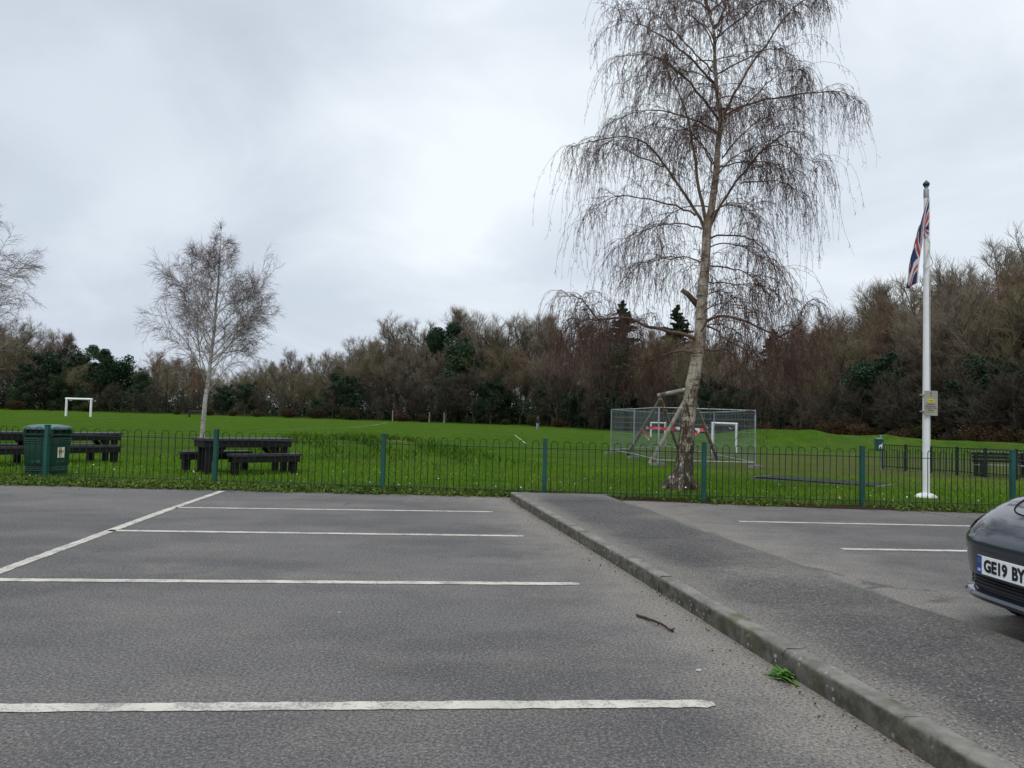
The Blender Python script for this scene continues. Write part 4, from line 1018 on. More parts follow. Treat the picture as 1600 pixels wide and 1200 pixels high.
# union flag hanging limp
def uj(u, v):
    """u along the fly 0..2, v up the hoist 0..1 -> 0 blue 1 white 2 red"""
    x, y = u - 1, v - .5
    if abs(x) < .10 or abs(y) < .10: return 2
    if abs(x) < .1667 or abs(y) < .1667: return 1
    s = math.sqrt(5); best = 0
    for k in (1, -1):
        d = (y - k * x * .5) * 2 / s
        if abs(d) < .10: best = max(best, 1)
        q = d * (1 if x * 1 < 0 else -1) * (1 if True else k)
        if 0 < q < .067: best = 2
    return best
NU, NV = 150, 72; fv = []
A0 = at_depth(1448.5, 306, D); A1 = at_depth(1448.5, 376, D)
hx = .05
for j in range(NV + 1):
    v = j / NV
    for i in range(NU + 1):
        u = i / NU
        top = np.array([-.005 - min(.52 * u, .235 + .20 * u), -1.72 * u ** 1.02])         # top edge falls to the lower left
        bot = np.array([-.005 - .215 * (1 - (1 - u) ** 2.2) , -.74 - .86 * u ** 1.15])
        gf = float(sm(.06, .34, u)); Xf = float(np.interp(v, [0, .2, .42, .62, 1], [.55, .95, .45, 0, 1])); yf = float(np.interp(v, [0, .2, .42, .55, .62, 1], [.075, .06, .045, .03, 0, 0]))
        c_ = bot + (top - bot) * (v * (1 - gf) + Xf * gf)
        g = u ** .8
        ph = v * 6.5 + .8 * u
        x = c_[0] + g * (.022 * math.sin(ph) + .012 * math.sin(v * 19 + 2 * u))
        z = c_[1] + g * .035 * math.cos(ph * .9)
        y = g * (.016 * math.cos(ph * 1.5) + .012 * math.sin(v * 15 + 1 + 3 * u)) + .02 * math.sin(6 * u)
        fv.append((x, y - .075 - .06 * g + yf * gf, z))
mb = MB(); ff = []; mi = []
for j in range(NV):
    for i in range(NU):
        a = j * (NU + 1) + i; mb.F.append((a, a + 1, a + NU + 2, a + NU + 1)); mb.mi.append(uj(2 * (i + .5) / NU, (j + .5) / NV))
mb.V.append(np.array(fv)); mb.n = len(fv)
flag = mb.build('flag', [MAT['flag_blue'], MAT['flag_white'], MAT['flag_red']], smooth=True)
flag.location = tuple(A0 + np.array([0, 0, 0])); sol = flag.modifiers.new('cloth_thickness', 'SOLIDIFY'); sol.thickness = .004
tag(flag, 'faded union flag hanging limp from the top of the white flagpole', 'flag')
# notice fixed to the pole
s0 = at_depth(1454.5, 630, D - .10); sw, sh = .232, .445
sg = empty('notice_sign', s0, R_(-6), 'small beige notice with yellow emblem strapped to the white flagpole', 'sign')
mb = MB(); mb.box((0, 0, 0), (sw, .006, sh)); mb.build('panel', MAT['sign_panel'], sg, bevel=.002)
mb = MB(); mb.prism([(.062 * math.cos(a), -.006, .045 + .034 * math.sin(a)) for a in np.linspace(0, 2 * math.pi, 24, endpoint=False)], (0, 1, 0), .0025); mb.build('emblem', MAT['sign_yellow'], sg)
mb = MB(); r2 = random.Random(2)
mb.box((0, -.0048, .172), (.028, .002, .012)); mb.box((0, -.0048, .188), (.010, .002, .022)); mb.box((0, -.0048, .137), (.040, .002, .009)); mb.box((0, -.0075, .040), (.075, .002, .006)); mb.box((-.02, -.0075, .047), (.016, .002, .008)); mb.box((.014, -.0075, .047), (.02, .002, .008))
for row, (z, half) in enumerate(((-.018, .075), (-.055, .092), (-.088, .092), (-.125, .045), (-.16, .06))):
    x = -half
    while x < half - .008:
        wq = r2.uniform(.006, .014); mb.box((x + wq / 2, -.0048, z), (wq, .002, .016 if row < 4 else .006)); x += wq + (.004 if r2.random() < .75 else .012)
mb.build('lettering', MAT['sign_ink'], sg)
mb = MB(); 
for z in (.15, -.15): mb.lathe([(.066, z - .012), (.068, z - .01), (.068, z + .01), (.066, z + .012)], c=(-.08, .098, 0), sides=16)
mb.build('clip', MAT['galv'], sg)

# ---------------- goals
def goal(name, pa, pb, D, h, r, label, wing=True):
    a = at_depth(*pa, D); b = at_depth(*pb, D); a[2] = float(terrain(a[0], a[1])); b[2] = float(terrain(b[0], b[1]))
    g = empty(name, a, 0, label, 'goal'); q = b - a
    for k, p in enumerate((np.zeros(3), q)):
        mb = MB(); mb.tube([p + np.array([0, 0, -.05]), p + np.array([0, 0, h])], r, 10); mb.build('goal_post', MAT['white_goal'], g, smooth=True, angle=50)
    mb = MB(); mb.tube([np.array([-r, 0, h]), q + np.array([r, 0, h])], r * .98, 10); mb.build('crossbar', MAT['white_goal'], g, smooth=True, angle=50)
    if wing:
        for p in (np.zeros(3), q):
            mb = MB(); mb.tube([p + np.array([0, r, h - .05]), p + np.array([0, .9, h - .3]), p + np.array([0, 1.3, h - .2])], r * .35, 6); mb.build('net_bracket', MAT['galv'], g)
goal('football_goal', (103, 648), (141.5, 648), 113, 2.55, .16, 'white football goal posts far away at the left side of the field')
goal('football_goal', (1113, 700), (1150, 701), 41, 1.55, .06, 'white goal frame seen through the mesh fencing right of the birch trunk')
goal('football_goal', (1017, 676), (1039, 676), 75, 1.45, .075, 'small white goal seen between the swing legs left of the birch trunk', False)

# ---------------- timber swing frame, taped off
sc0 = np.array([0, 0, 0.])
def G(px, py): return on_ground(px, py)
fA1, fA2 = G(983, 711), G(1013, 724)            # feet of the left A-frame
fB1, fB2 = G(1073, 703), G(1121, 718)            # feet of the right A-frame
apA = (fA1 + fA2) / 2; apB = (fB1 + fB2) / 2
apA = at_depth(1034, 630, (fA1[1] + fA2[1]) / 2); apB = at_depth(1086, 617, (fB1[1] + fB2[1]) / 2 + .2)
apA = at_depth(1040, 628, 29.3); apB = at_depth(1078, 617, 28.9)
swing = empty('swing_frame', fA1, 0, 'grey round-timber swing frame taped off inside wire mesh fencing', 'swing frame')
fA1b = G(978, 712)
for a, b in ((G(980, 711), at_depth(1033, 622, 29.6)), (G(1016, 724), at_depth(1078, 612, 28.2)), (G(1061, 706), at_depth(1032, 622, 29.8)), (G(1121, 718), at_depth(1079, 613, 28.4))):
    mb = MB(); d = b - a; mb.tube([a - d * .01 - fA1, a + d * .3 - fA1, a + d * .7 - fA1, b - fA1], [.080, .077, .074, .07], 10); mb.build('leg', MAT['pole_timber'], swing, smooth=True, angle=50)
mb = MB(); mb.tube([at_depth(1029, 618, 29.7) - fA1, at_depth(1088, 606, 28.2) - fA1], .085, 10); mb.build('crossbeam', MAT['beam_timber'], swing, smooth=True, angle=50)
def tape(pts, name='barrier_tape'):
    P = smooth_line(np.array(pts), 24); v = []; r2 = random.Random(4)
    for i, p in enumerate(P):
        tw = .02 * math.sin(i * .9); v += [p + np.array([0, tw, -.05]), p + np.array([0, -tw, .05])]
    mb = MB(); mb.add(v, [(2 * i, 2 * i + 2, 2 * i + 3, 2 * i + 1) for i in range(len(P) - 1)]); o = mb.build(name, MAT['tape']); sol = o.modifiers.new('tape_thickness', 'SOLIDIFY'); sol.thickness = .003
    return o
tag(tape([at_depth(1010, 668, 29.4), at_depth(1030, 669, 29.2), at_depth(1043, 671, 28.9), at_depth(1060, 669, 28.7), at_depth(1100, 672, 28.5)]), 'red and white barrier tape tied across the timber swing legs', 'barrier tape')
tag(tape([at_depth(1101, 672, 28.25), at_depth(1095, 671, 28.2), at_depth(1090, 676, 28.2), at_depth(1084, 680, 28.2)]), 'loose red and white tape end on the right swing leg', 'barrier tape')
tag(tape([at_depth(1004, 671, 29.4), at_depth(1009, 680, 29.3), at_depth(1015, 687, 29.3)]), 'short tape tail fluttering below the left swing leg', 'barrier tape')

# ---------------- wire mesh site fencing round the swing
def heras(a, b, label):
    a = np.array([a[0], a[1], float(terrain(a[0], a[1]))]); b = np.array([b[0], b[1], float(terrain(b[0], b[1]))]); q = b - a; L = np.linalg.norm(q); H0, H1 = .10, 1.98
    h = empty('mesh_fence_panel', a, 0, label, 'fence panel', 'wire mesh panels round the swing')
    P = lambda t, z: q * t + np.array([0, 0, z])
    fr = MB(); e = .02 / L
    for t in (e, 1 - e): fr.tube([P(t, 0.02), P(t, H1)], .02, 8)
    for z in (H0 + .08, H1): fr.tube([P(e, z), P(1 - e, z)], .018, 8)
    fr.build('frame', MAT['galv'], h, smooth=True, angle=50)
    f = Fast(); n = max(8, int(L / .11)); ts = np.linspace(.02, .98, n)
    f.tubes(np.array([[P(t, H0 + .08), P(t, H1)] for t in ts]), np.full((n, 2), .0028), 4)
    zs = np.linspace(H0 + .2, H1 - .1, 8); f.tubes(np.array([[P(.01, z), P(.99, z)] for z in zs]), np.full((8, 2), .0038), 4)
    f.build('mesh', MAT['galv_wire'], h)
    return h
HC = {'L': G(954, 709), 'ML': G(990, 716), 'FL': G(1028, 727), 'FR': G(1180, 731), 'BR': G(1115, 716), 'BL': G(1040, 702)}
heras(HC['L'], HC['ML'], 'wire mesh fence panel forming the left end of the swing enclosure')
heras(HC['ML'], HC['FL'], 'wire mesh fence panel joining the front left corner of the swing enclosure')
mid = (HC['FL'] + HC['FR']) / 2
heras(HC['FL'], HC['FR'], 'long wire mesh fence panel across the front of the swing enclosure')
heras(HC['FR'], HC['BR'], 'wire mesh fence panel on the right side of the swing enclosure before the goal')
heras(HC['BR'], HC['BL'], 'wire mesh fence panel across the back of the swing enclosure')
heras(HC['BL'], HC['L'], 'wire mesh fence panel at the back left of the swing enclosure')
for k, lab in (('L', 'grey fence foot block at the left end of the mesh enclosure'), ('ML', 'grey fence foot block under the middle of the left mesh side'), ('FL', 'grey fence foot block under the front left corner of the mesh'), ('FR', 'grey fence foot block under the front right corner of the mesh'), ('BR', 'grey fence foot block at the back right of the mesh enclosure')):
    p = HC[k]; mb = MB(); mb.box((0, 0, .05), (.62, .22, .12), taper=.88); o = mb.build('fence_foot', MAT['rubber_foot'], bevel=.015); o.location = tuple(p + np.array([0, 0, -.02])); o.rotation_euler = (0, 0, R_(30))
    tag(o, lab, 'fence foot', 'feet of the mesh panels')

# ---------------- sunken trampoline pit / slab in the grass
a = G(1187, 749); b = G(1385, 760); q = b - a; ang = math.atan2(q[1], q[0]); L = float(np.hypot(q[0], q[1])); cz = float(terrain(*((a + b) / 2)[:2]))
pit = empty('play_surface', ((a + b) / 2)[:2].tolist() + [cz], ang, 'dark rubber play surface with pale kerbed edge sunk in the grass right of the birch', 'play surface')
mb = MB(); 
mb.box((0, -.5, .0), (L, .05, .05)); mb.box((0, .62, .0), (L * .98, .05, .07)); mb.box((-L / 2 + .05, .06, .015), (.10, 1.0, .07)); mb.box((L / 2 - .05, .06, .015), (.10, 1.0, .07)); mb.build('edging', MAT['slab'], pit, bevel=.01)
mb = MB(); mb.box((0, .06, .015), (L - .22, 1.04, .085)); mb.build('mat', MAT['trench'], pit)

# ---------------- far railing, dog bin, bench on the right
rl = empty('vertical_bar_railing', G(1378, 733), 0, 'dark vertical-bar railing far right behind the dog waste bin and bench', 'fence')
RO = np.array(rl.location); r0 = G(1378, 733); r1 = G(1640, 753); q = r1 - r0; L = np.linalg.norm(q)
def rp_(t, z):
    p = r0 + q * t; return np.array([p[0], p[1], float(terrain(p[0], p[1])) + z]) - RO
n = int(L / .11); mb = MB()
for k in range(n + 1): mb.tube([rp_(k / n, .05), rp_(k / n, .94)], .013, 5)
for z in (.92, .12): mb.beam(rp_(0, z), rp_(1, z), .03, .03)
mb.build('bar_panel', MAT['rail_dark'], rl)
for k in range(0, 7): mb = MB(); mb.box(rp_(k / 6, .48), (.07, .07, 1.0)); mb.build('railing_post', MAT['rail_dark'], rl, bevel=.004)
db = G(1374, 735); Dd = db[1] - .05
dog = empty('dog_waste_bin', db, R_(12), 'small green dog waste bin with white symbol mounted on a post', 'waste bin')
sc_ = Dd / F_PX
mb = MB(); mb.tube([(.10, .06, 0), (.10, .06, 55 * sc_)], .028, 8); mb.build('post', MAT['galv'], dog, smooth=True, angle=50)
bz = 30 * sc_; bh = 20 * sc_
mb = MB(); mb.box((-.06, -.05, bz + bh * .46), (.25, .20, bh * .88)); bb = mb.build('bin_body', MAT['post_green'], dog, bevel=.015)
mb = MB(); mb.box((-.06, -.055, bz + bh * .95), (.28, .24, .045), rx=R_(9)); mb.build('lid', MAT['bin_lid'], dog, bevel=.012)
mb = MB(); zc = bz + bh * .42; sy = -.153
mb.prism([(-.13, sy, zc + .02), (-.02, sy, zc + .05), (.02, sy, zc + .11), (-.0, sy, zc + .0), (-.01, sy, zc - .10), (-.035, sy, zc - .10), (-.03, sy, zc - .02), (-.10, sy, zc - .03), (-.12, sy, zc - .10), (-.14, sy, zc - .10)], (0, 1, 0), .004); mb.build('symbol', MAT['sticker_white'], bb)
b0 = G(1566, 745); bc_ = empty('park_bench', b0, R_(-7), 'dark slatted park bench with pale top edges in front of the far railing', 'bench')
W2 = 1.75; k_ = .9
mb = MB()
for y in (-.22, -.10, .02): mb.box((0, y, .43 * k_), (W2, .10, .035))
mb.build('seat', MAT['beam_timber'], bc_, bevel=.006)
mb = MB()
for z in (.58, .71, .84): mb.box((0, .15 + (z - .45) * .18, z * k_), (W2, .03, .10 * k_))
mb.build('backrest', MAT['dark_timber'], bc_, bevel=.006)
mb = MB(); mb.box((0, .245, .915 * k_), (W2, .06, .025)); mb.build('top_edge', MAT['beam_timber'], bc_)
for x in (-W2 / 2 + .12, W2 / 2 - .12):
    mb = MB(); mb.box((x, -.22, .27 * k_), (.11, .10, .60 * k_)); mb.box((x, .16, .36 * k_), (.11, .10, .92 * k_)); mb.box((x, -.04, .60 * k_), (.11, .48, .06)); mb.build('leg', MAT['dark_timber'], bc_, bevel=.006)
for (a, b, lab) in (((556, 690), (626, 694), 'long thin pale log lying across the low grass mound'), ((578, 698), (634, 697), 'thick brownish log lying on the low grass mound')):
    A = G(*a); B = G(*b); th = .05 if a[0] == 556 else .11
    A[2] += th; B[2] += th
    mb = MB(); rough_tube(mb, np.array([(lambda p: np.array([p[0], p[1] + .05 * math.sin(7 * k / 19), float(terrain(p[0], p[1])) + th * 1.1]))(A + (B - A) * k / 19) for k in range(20)]) - A, np.linspace(th * 1.1, th * .7, 20), 9, .1, 3); o = mb.build('log', MAT['log'], smooth=True, angle=50); o.location = tuple(A); tag(o, lab, 'log', 'logs on the mound')
# thin stakes and a rustic bench at the wood edge
for px, top, lab in ((613.5, 641, 'leftmost thin pale stake at the dark wood edge'), (671, 645, 'tall pale stake at the dark wood edge left of centre'), (694, 645, 'rightmost thin pale stake at the dark wood edge')):
    D = wood_D(px) - 15; p = foot(px, D); h = at_depth(px, top, D)[2] - p[2]; mb = MB(); mb.tube([(0, 0, -.2), (0, 0, h)], [.10, .085], 7); o = mb.build('wooden_stake', MAT['beam_timber'], smooth=True, angle=50); o.location = tuple(p); tag(o, lab, 'stake', 'stakes at the wood edge')
D = 124; p = foot(306, D); rb = empty('rustic_bench', p, R_(8), 'tiny pale wooden bench far off at the wood edge left of the birch trunk', 'bench')
mb = MB(); mb.box((0, 0, .55), (2.4, .45, .12)); mb.build('seat', MAT['timber_top'], rb); mb = MB(); mb.box((0, .25, 1.0), (2.4, .08, .25)); mb.build('backrest', MAT['timber_top'], rb)
for x in (-1, 1): mb = MB(); mb.box((x, .05, .25), (.15, .5, .5)); mb.build('leg', MAT['dark_timber'], rb)

# ---------------- the far walker
def person(px, py, D, h, label):
    p = foot(px, D); r = empty('person', p, 0, label, 'person')
    J = [(0, 0, .53), (0, 0, .63), (0, 0, .74), (0, .005, .82), (0, 0, .865), (0, -.01, .905), (0, -.01, .955), (0, -.01, .995)]
    rad = [.085, .075, .095, .06, .034, .048, .056, .03]; E = [(i, i + 1) for i in range(7)]
    def chain(start, pts, rs):
        k = start
        for q, rr in zip(pts, rs): J.append(q); rad.append(rr); E.append((k, len(J) - 1)); k = len(J) - 1
    for s in (-1, 1):
        chain(0, [(s * .055, .01, .47), (s * .06, s * .05, .28), (s * .06, s * .10 + .02, .045), (s * .065, s * .10 - .05, .02)], [.062, .042, .028, .024])
        chain(2, [(s * .105, 0, .81), (s * .135, s * -.03, .64), (s * .125, s * -.08 - .02, .50), (s * .12, s * -.09 - .03, .455)], [.043, .032, .025, .022])
    me = bpy.data.meshes.new('body'); me.from_pydata([(x * h, y * h, z * h) for x, y, z in J], E, []); o = bpy.data.objects.new('body', me); col.objects.link(o)
    sk = o.modifiers.new('skin', 'SKIN'); me.skin_vertices[0].data[0].use_root = True
    for i, rr in enumerate(rad): me.skin_vertices[0].data[i].radius = (rr * h, rr * h)
    ss = o.modifiers.new('sub', 'SUBSURF'); ss.levels = ss.render_levels = 2
    dg = bpy.context.evaluated_depsgraph_get(); m2 = bpy.data.meshes.new_from_object(o.evaluated_get(dg)); bpy.data.objects.remove(o)
    for m in ('coat', 'trousers', 'skin', 'hair'): m2.materials.append(MAT[m])
    for pl in m2.polygons:
        z = pl.center.z / h; pl.material_index = 1 if z < .50 and abs(pl.center.x) < .105 * h else 0 if z < .855 and z > .475 else 3 if z > .965 or (z > .90 and pl.center.y > .01) else 2
        if z < .05: pl.material_index = 0
        pl.use_smooth = True
    b = bpy.data.objects.new('body', m2); col.objects.link(b); b.parent = r
person(840.5, 671, 100, 1.78, 'distant walker in dark coat and pale trousers standing on the playing field')

# ---------------- stick, stone, weed and litter on the tarmac
a = at_z(995, 961, .012); b = at_z(1052, 986, .012); q = b - a; mb = MB()
pts = [a - a, q * .18 + np.array([.0, .02, .0]), q * .38 + np.array([0, .02, .004]), q * .55 + np.array([0, -.005, .012]), q * .72 + np.array([.01, .012, .004]), q * .9, q]
rough_tube(mb, smooth_line(pts, 30), np.linspace(.009, .006, 30), 7, .25, 9)
mb.tube([q * .33, q * .33 + np.array([.02, -.03, .012])], [.005, .003], 5); mb.tube([q * .93, q * .93 + np.array([.03, .012, .006])], [.006, .003], 5); mb.tube([q * .6, q * .6 + np.array([.015, .03, .01])], [.005, .003], 5)
o = mb.build('stick', MAT['stick'], smooth=True); o.location = tuple(a); tag(o, 'crooked dark fallen stick lying on the tarmac beside the kerb', 'stick')
def pebble(p, r, m, name, label, cat, seed):
    r2 = np.random.default_rng(seed); bm = bmesh.new(); bmesh.ops.create_icosphere(bm, subdivisions=2, radius=1)
    for v in bm.verts: v.co = Vector((v.co.x * r[0], v.co.y * r[1], v.co.z * r[2])) * (1 + r2.normal() * .08)
    me = bpy.data.meshes.new(name); bm.to_mesh(me); bm.free(); me.materials.append(MAT[m]); me.polygons.foreach_set('use_smooth', [True] * len(me.polygons))
    o = bpy.data.objects.new(name, me); col.objects.link(o); o.location = tuple(np.array(p) + np.array([0, 0, r[2] * .7])); o.rotation_euler = (0, 0, -.4); tag(o, label, cat)
pebble(at_z(1092, 1049), (.016, .011, .007), 'stone', 'stone', 'single small pale stone on the tarmac above the nearest bay line end', 'stone', 2)
pebble(at_z(530, 957), (.010, .008, .003), 'stone', 'stone', 'tiny pale chip on the tarmac in the middle of the near bay', 'stone', 3)
p = at_z(1241, 1060); rng = np.random.default_rng(90)
root = np.array([kx(KL, p[1]) - .045, p[1], 0.]); mb = MB()
for k in range(58):
    az = rng.uniform(0, 6.28); L = rng.uniform(.045, .10); el = rng.uniform(.1, 1.1); wd_ = rng.uniform(.006, .012); st = root + np.array([rng.normal() * .018, rng.normal() * .05, 0])
    if math.cos(az) > .55: az += math.pi
    d = np.array([math.cos(az), math.sin(az), 0]); sd = np.array([-d[1], d[0], 0]); v = []; N = 7
    for i in range(N):
        t = i / (N - 1); h = L * (math.sin(el) * t - .75 * t * t * math.sin(el) ** .6 * .7) + .004; ww = wd_ * (math.sin(math.pi * min(t * .9 + .08, 1)) ** .7) * (1 + .35 * (i % 2)); c = st + d * L * t * math.cos(el * .6) + np.array([0, 0, max(h, .003)])
        v += [c - sd * ww + np.array([0, 0, .003]), c + sd * ww + np.array([0, 0, .003])]
    mb.add(v, [(2 * i, 2 * i + 2, 2 * i + 3, 2 * i + 1) for i in range(N - 1)])
tag(mb.build('dandelion', MAT['dandelion'], smooth=True), 'bright green weed rosette growing from the foot of the kerb', 'weed')

# ---------------- grass, weeds and dead leaves
rng = np.random.default_rng(91)
def ribbon(P0, h, wd_, lean):
    n = len(P0); az = rng.uniform(0, 6.28, n); s = np.stack([np.cos(az), np.sin(az), 0 * az], -1); b2 = rng.uniform(0, 6.28, n); l = np.stack([np.cos(b2), np.sin(b2), 0 * b2], -1) * (lean * h)[:, None]
    up = np.array([0, 0, 1.]) * h[:, None]; w_ = (s * wd_[:, None])
    return np.stack([P0 - w_, P0 + w_, P0 + up + l + w_ * .25, P0 + up + l - w_ * .25], 1)
def scatter(n, x0, x1, e0, e1, power=1.):
    x = rng.uniform(x0, x1, n); e = e0 + (e1 - e0) * rng.uniform(0, 1, n) ** power; y = edge_y(x) + e; return np.stack([x, y, terrain(x, y)], -1)
P0 = scatter(90000, -15, 16, .05, 12, 1.9); k = np.where((dirt_f(P0[:, 0], P0[:, 1]) < .5) & (soil_f(P0[:, 0], P0[:, 1]) < .4)); P0 = P0[k]
cl = .5 + .5 * np.sin(P0[:, 0] * 1.9 + 1.3 * np.sin(P0[:, 1] * 1.1)) * np.sin(P0[:, 1] * 2.3 + P0[:, 0] * .7)
h = rng.uniform(.03, .075, len(P0)) * (.6 + .7 * cl); f = Fast(); f.quads(ribbon(P0, h, rng.uniform(.003, .006, len(P0)), .5)); tag(f.build('grass', MAT['blade']), 'short mown grass behind the railings', 'grass', None, 'stuff')
mx_ = np.array([m[:2] for m in MOUNDS if m[1] < 30]); k = rng.integers(0, len(mx_), 16000); q2 = mx_[k] + rng.normal(size=(16000, 2)) * np.array([1.3, 1.1]); P0 = np.column_stack([q2, terrain(q2[:, 0], q2[:, 1])])
kk = np.sin(P0[:, 0] * 2.3) * np.sin(P0[:, 1] * 3.1 + P0[:, 0]) > -.2; P0 = P0[kk]; f = Fast(); f.quads(ribbon(P0, rng.uniform(.07, .20, len(P0)), rng.uniform(.008, .016, len(P0)), .8)); tag(f.build('mound_grass', MAT['mound_blade']), 'longer tufty grass on the low mounds beyond the picnic table', 'grass', None, 'stuff')
P0 = scatter(5200, -15, 1.0, -.16, .36); P0[:, 2] = np.maximum(P0[:, 2], 0); k2 = np.interp(P0[:, 0], [-7, -1], [1, .45]) * (.15 + .85 * (np.sin(P0[:, 0] * 3.1) * np.sin(P0[:, 0] * 1.27 + 1) * .5 + .5)); P0 = P0[rng.uniform(size=len(P0)) < k2]
f = Fast(); f.quads(leaves(P0 + np.array([0, 0, .035]), .045, 7, rng.uniform(.03, .075, len(P0)), .8)); 
P1 = scatter(2600, 1.8, 15, -.12, .30); P1[:, 2] = np.maximum(P1[:, 2], 0); P1 = P1[rng.uniform(size=len(P1)) < .06 + .3 * (np.sin(P1[:, 0] * 2.1) > .1)]
f.quads(leaves(P1 + np.array([0, 0, .03]), .04, 6, rng.uniform(.03, .06, len(P1)), .7))
P2 = scatter(9000, -15, 15, .0, .55); P2 = P2[(P2[:, 0] < 1.6) | (rng.uniform(size=len(P2)) < .25)]; f.quads(ribbon(P2, rng.uniform(.05, .16, len(P2)), rng.uniform(.003, .006, len(P2)), .6))
tag(f.build('verge_weeds', MAT['weed']), 'ragged strip of low weeds along the foot of the railings', 'weeds', None, 'stuff')
n = 240; y = 2.4 + 9.8 * rng.uniform(0, 1, n) ** 1.0; x = kx(KL, y) - np.abs(rng.normal(size=n)) * .10 - .01; P0 = np.stack([x, y, 0 * x + .006], -1)
P1 = scatter(500, -9, 12, -.55, .25); P1[:, 2] = np.maximum(P1[:, 2], 0) + .008
f = Fast(); P0 = np.concatenate([P0, P1]); f.quads(leaves(P0, .016, 1, .01, .3)); tag(f.build('dead_leaves', MAT['litter']), 'scattered dead leaves and crumbs along kerb and verge', 'leaf litter', None, 'stuff')
P0 = scatter(260, -12, 14, .3, 3.5, 1.4); P0[:, 2] += .05; f = Fast(); f.quads(leaves(P0, .03, 1, .02, .3)); tag(f.build('daisies', MAT['white_goal']), 'tiny white daisies dotted in the grass behind the railings', 'daisies', None, 'stuff')

# ---------------- parked car, nose towards the footpath
P0 = at_depth(1527, 880, 4.8)                  # far end of the number plate
CANG = R_(3.5)
CU = np.array([math.cos(CANG), math.sin(CANG), 0]); CV = np.array([-math.sin(CANG), math.cos(CANG), 0])   # back along the car, towards its far side
nose = P0 - CV * .26 + np.array([.03, 0, 0]); nose = nose - CU * .012
car = empty('parked_car', (nose[0], nose[1], 0), CANG, 'dark grey saloon car nosing in from the right edge of the photo', 'car')
LEN, HW, XC = 4.69, .925, 2.345; NT_ = 120
th = np.arange(NT_) * 2 * np.pi / NT_ + np.pi
def plan(da, db, n=3.5):
    c, s_ = np.cos(th), np.sin(th)
    return np.stack([XC + (XC + da) * np.sign(c) * abs(c) ** (2 / n), (HW + db) * np.sign(s_) * abs(s_) ** (2 / n)], 1)
ZS_X = [-.05, .06, .18, .45, .9, 1.3, 2.0, 3.0, 3.9, 4.4, 4.6, 4.75]; ZS_Z = [.715, .735, .772, .850, .925, .962, .975, .985, 1.0, 1.0, .985, .96]
def zsh(x): return np.interp(x, ZS_X, ZS_Z)
LV = [(.235, -.14, -.10), (.243, -.05, -.04), (.255, .004, -.012), (.280, .020, -.004), (.297, .006, -.010), (.308, -.050, -.012), (.345, -.060, -.006), (.385, -.055, -.002), (.396, -.014, 0), (.405, -.016, 0), (.47, -.004, .002), (.54, .006, .004), (.605, .012, .003), (.625, .004, 0)]
rings = []
for z, da, db in LV: p = plan(da, db); rings.append(np.column_stack([p, np.full(NT_, z)]))
QL = ([0, .35, .62, .82, .95, 1.0], [.006, -.030, -.065, -.11, -.17, -.235], [0, -.008, -.024, -.048, -.080, -.115])
for q, da, db in list(zip(*QL))[1:]:
    p = plan(da, db); z = .625 + (zsh(p[:, 0] - .05) - .625) * q; rings.append(np.column_stack([p, z]))
V = np.vstack(rings); nr = len(rings); F_ = []
for k in range(nr - 1):
    for i in range(NT_): j = (i + 1) % NT_; F_.append((k * NT_ + i, (k + 1) * NT_ + i, (k + 1) * NT_ + j, k * NT_ + j))
top = rings[-1]; NC = 15; cap = []
def deck(x, y, hw):
    """height of bonnet / boot surface above the shoulder ring"""
    t = np.clip(abs(y) / max(hw, .01), 0, 1); zc = zsh(x - .05)
    rise = .045 * (1 - t ** 2.2) * sm(.1, .6, x) * (1 - sm(4.2, 4.6, x))
    return zc + rise - .012 * np.exp(-((t - .70) / .12) ** 2) * sm(.15, .5, x) * (1 - sm(1.1, 1.4, x))
h2 = NT_ // 2; grid = []
for i in range(0, h2 + 1):
    a = top[i]; b = top[(NT_ - i) % NT_]; hw = abs(a[1] - b[1]) / 2
    row = []
    for c in range(NC):
        u = -1 + 2 * c / (NC - 1); y = a[1] + (b[1] - a[1]) * c / (NC - 1); row.append((a[0], y, float(deck(a[0], y, hw)) if 0 < c < NC - 1 else a[2]))
    grid.append(row)
G_ = np.array(grid); base_i = len(V); V = np.vstack([V, G_.reshape(-1, 3)])
for i in range(h2):
    for c in range(NC - 1): F_.append((base_i + i * NC + c, base_i + i * NC + c + 1, base_i + (i + 1) * NC + c + 1, base_i + (i + 1) * NC + c))
F_.append(tuple(range(NT_)))
mb = MB(); mb.add(V, F_); body = mb.build('body', MAT['car'], car, smooth=True)
bm = bmesh.new(); bm.from_mesh(body.data); bmesh.ops.remove_doubles(bm, verts=bm.verts, dist=.0006); bmesh.ops.dissolve_degenerate(bm, edges=bm.edges, dist=.0005); bmesh.ops.recalc_face_normals(bm, faces=bm.faces)
bm.to_mesh(body.data); bm.free(); body.data.polygons.foreach_set('use_smooth', [True] * len(body.data.polygons)); body.data.set_sharp_from_angle(angle=R_(34))
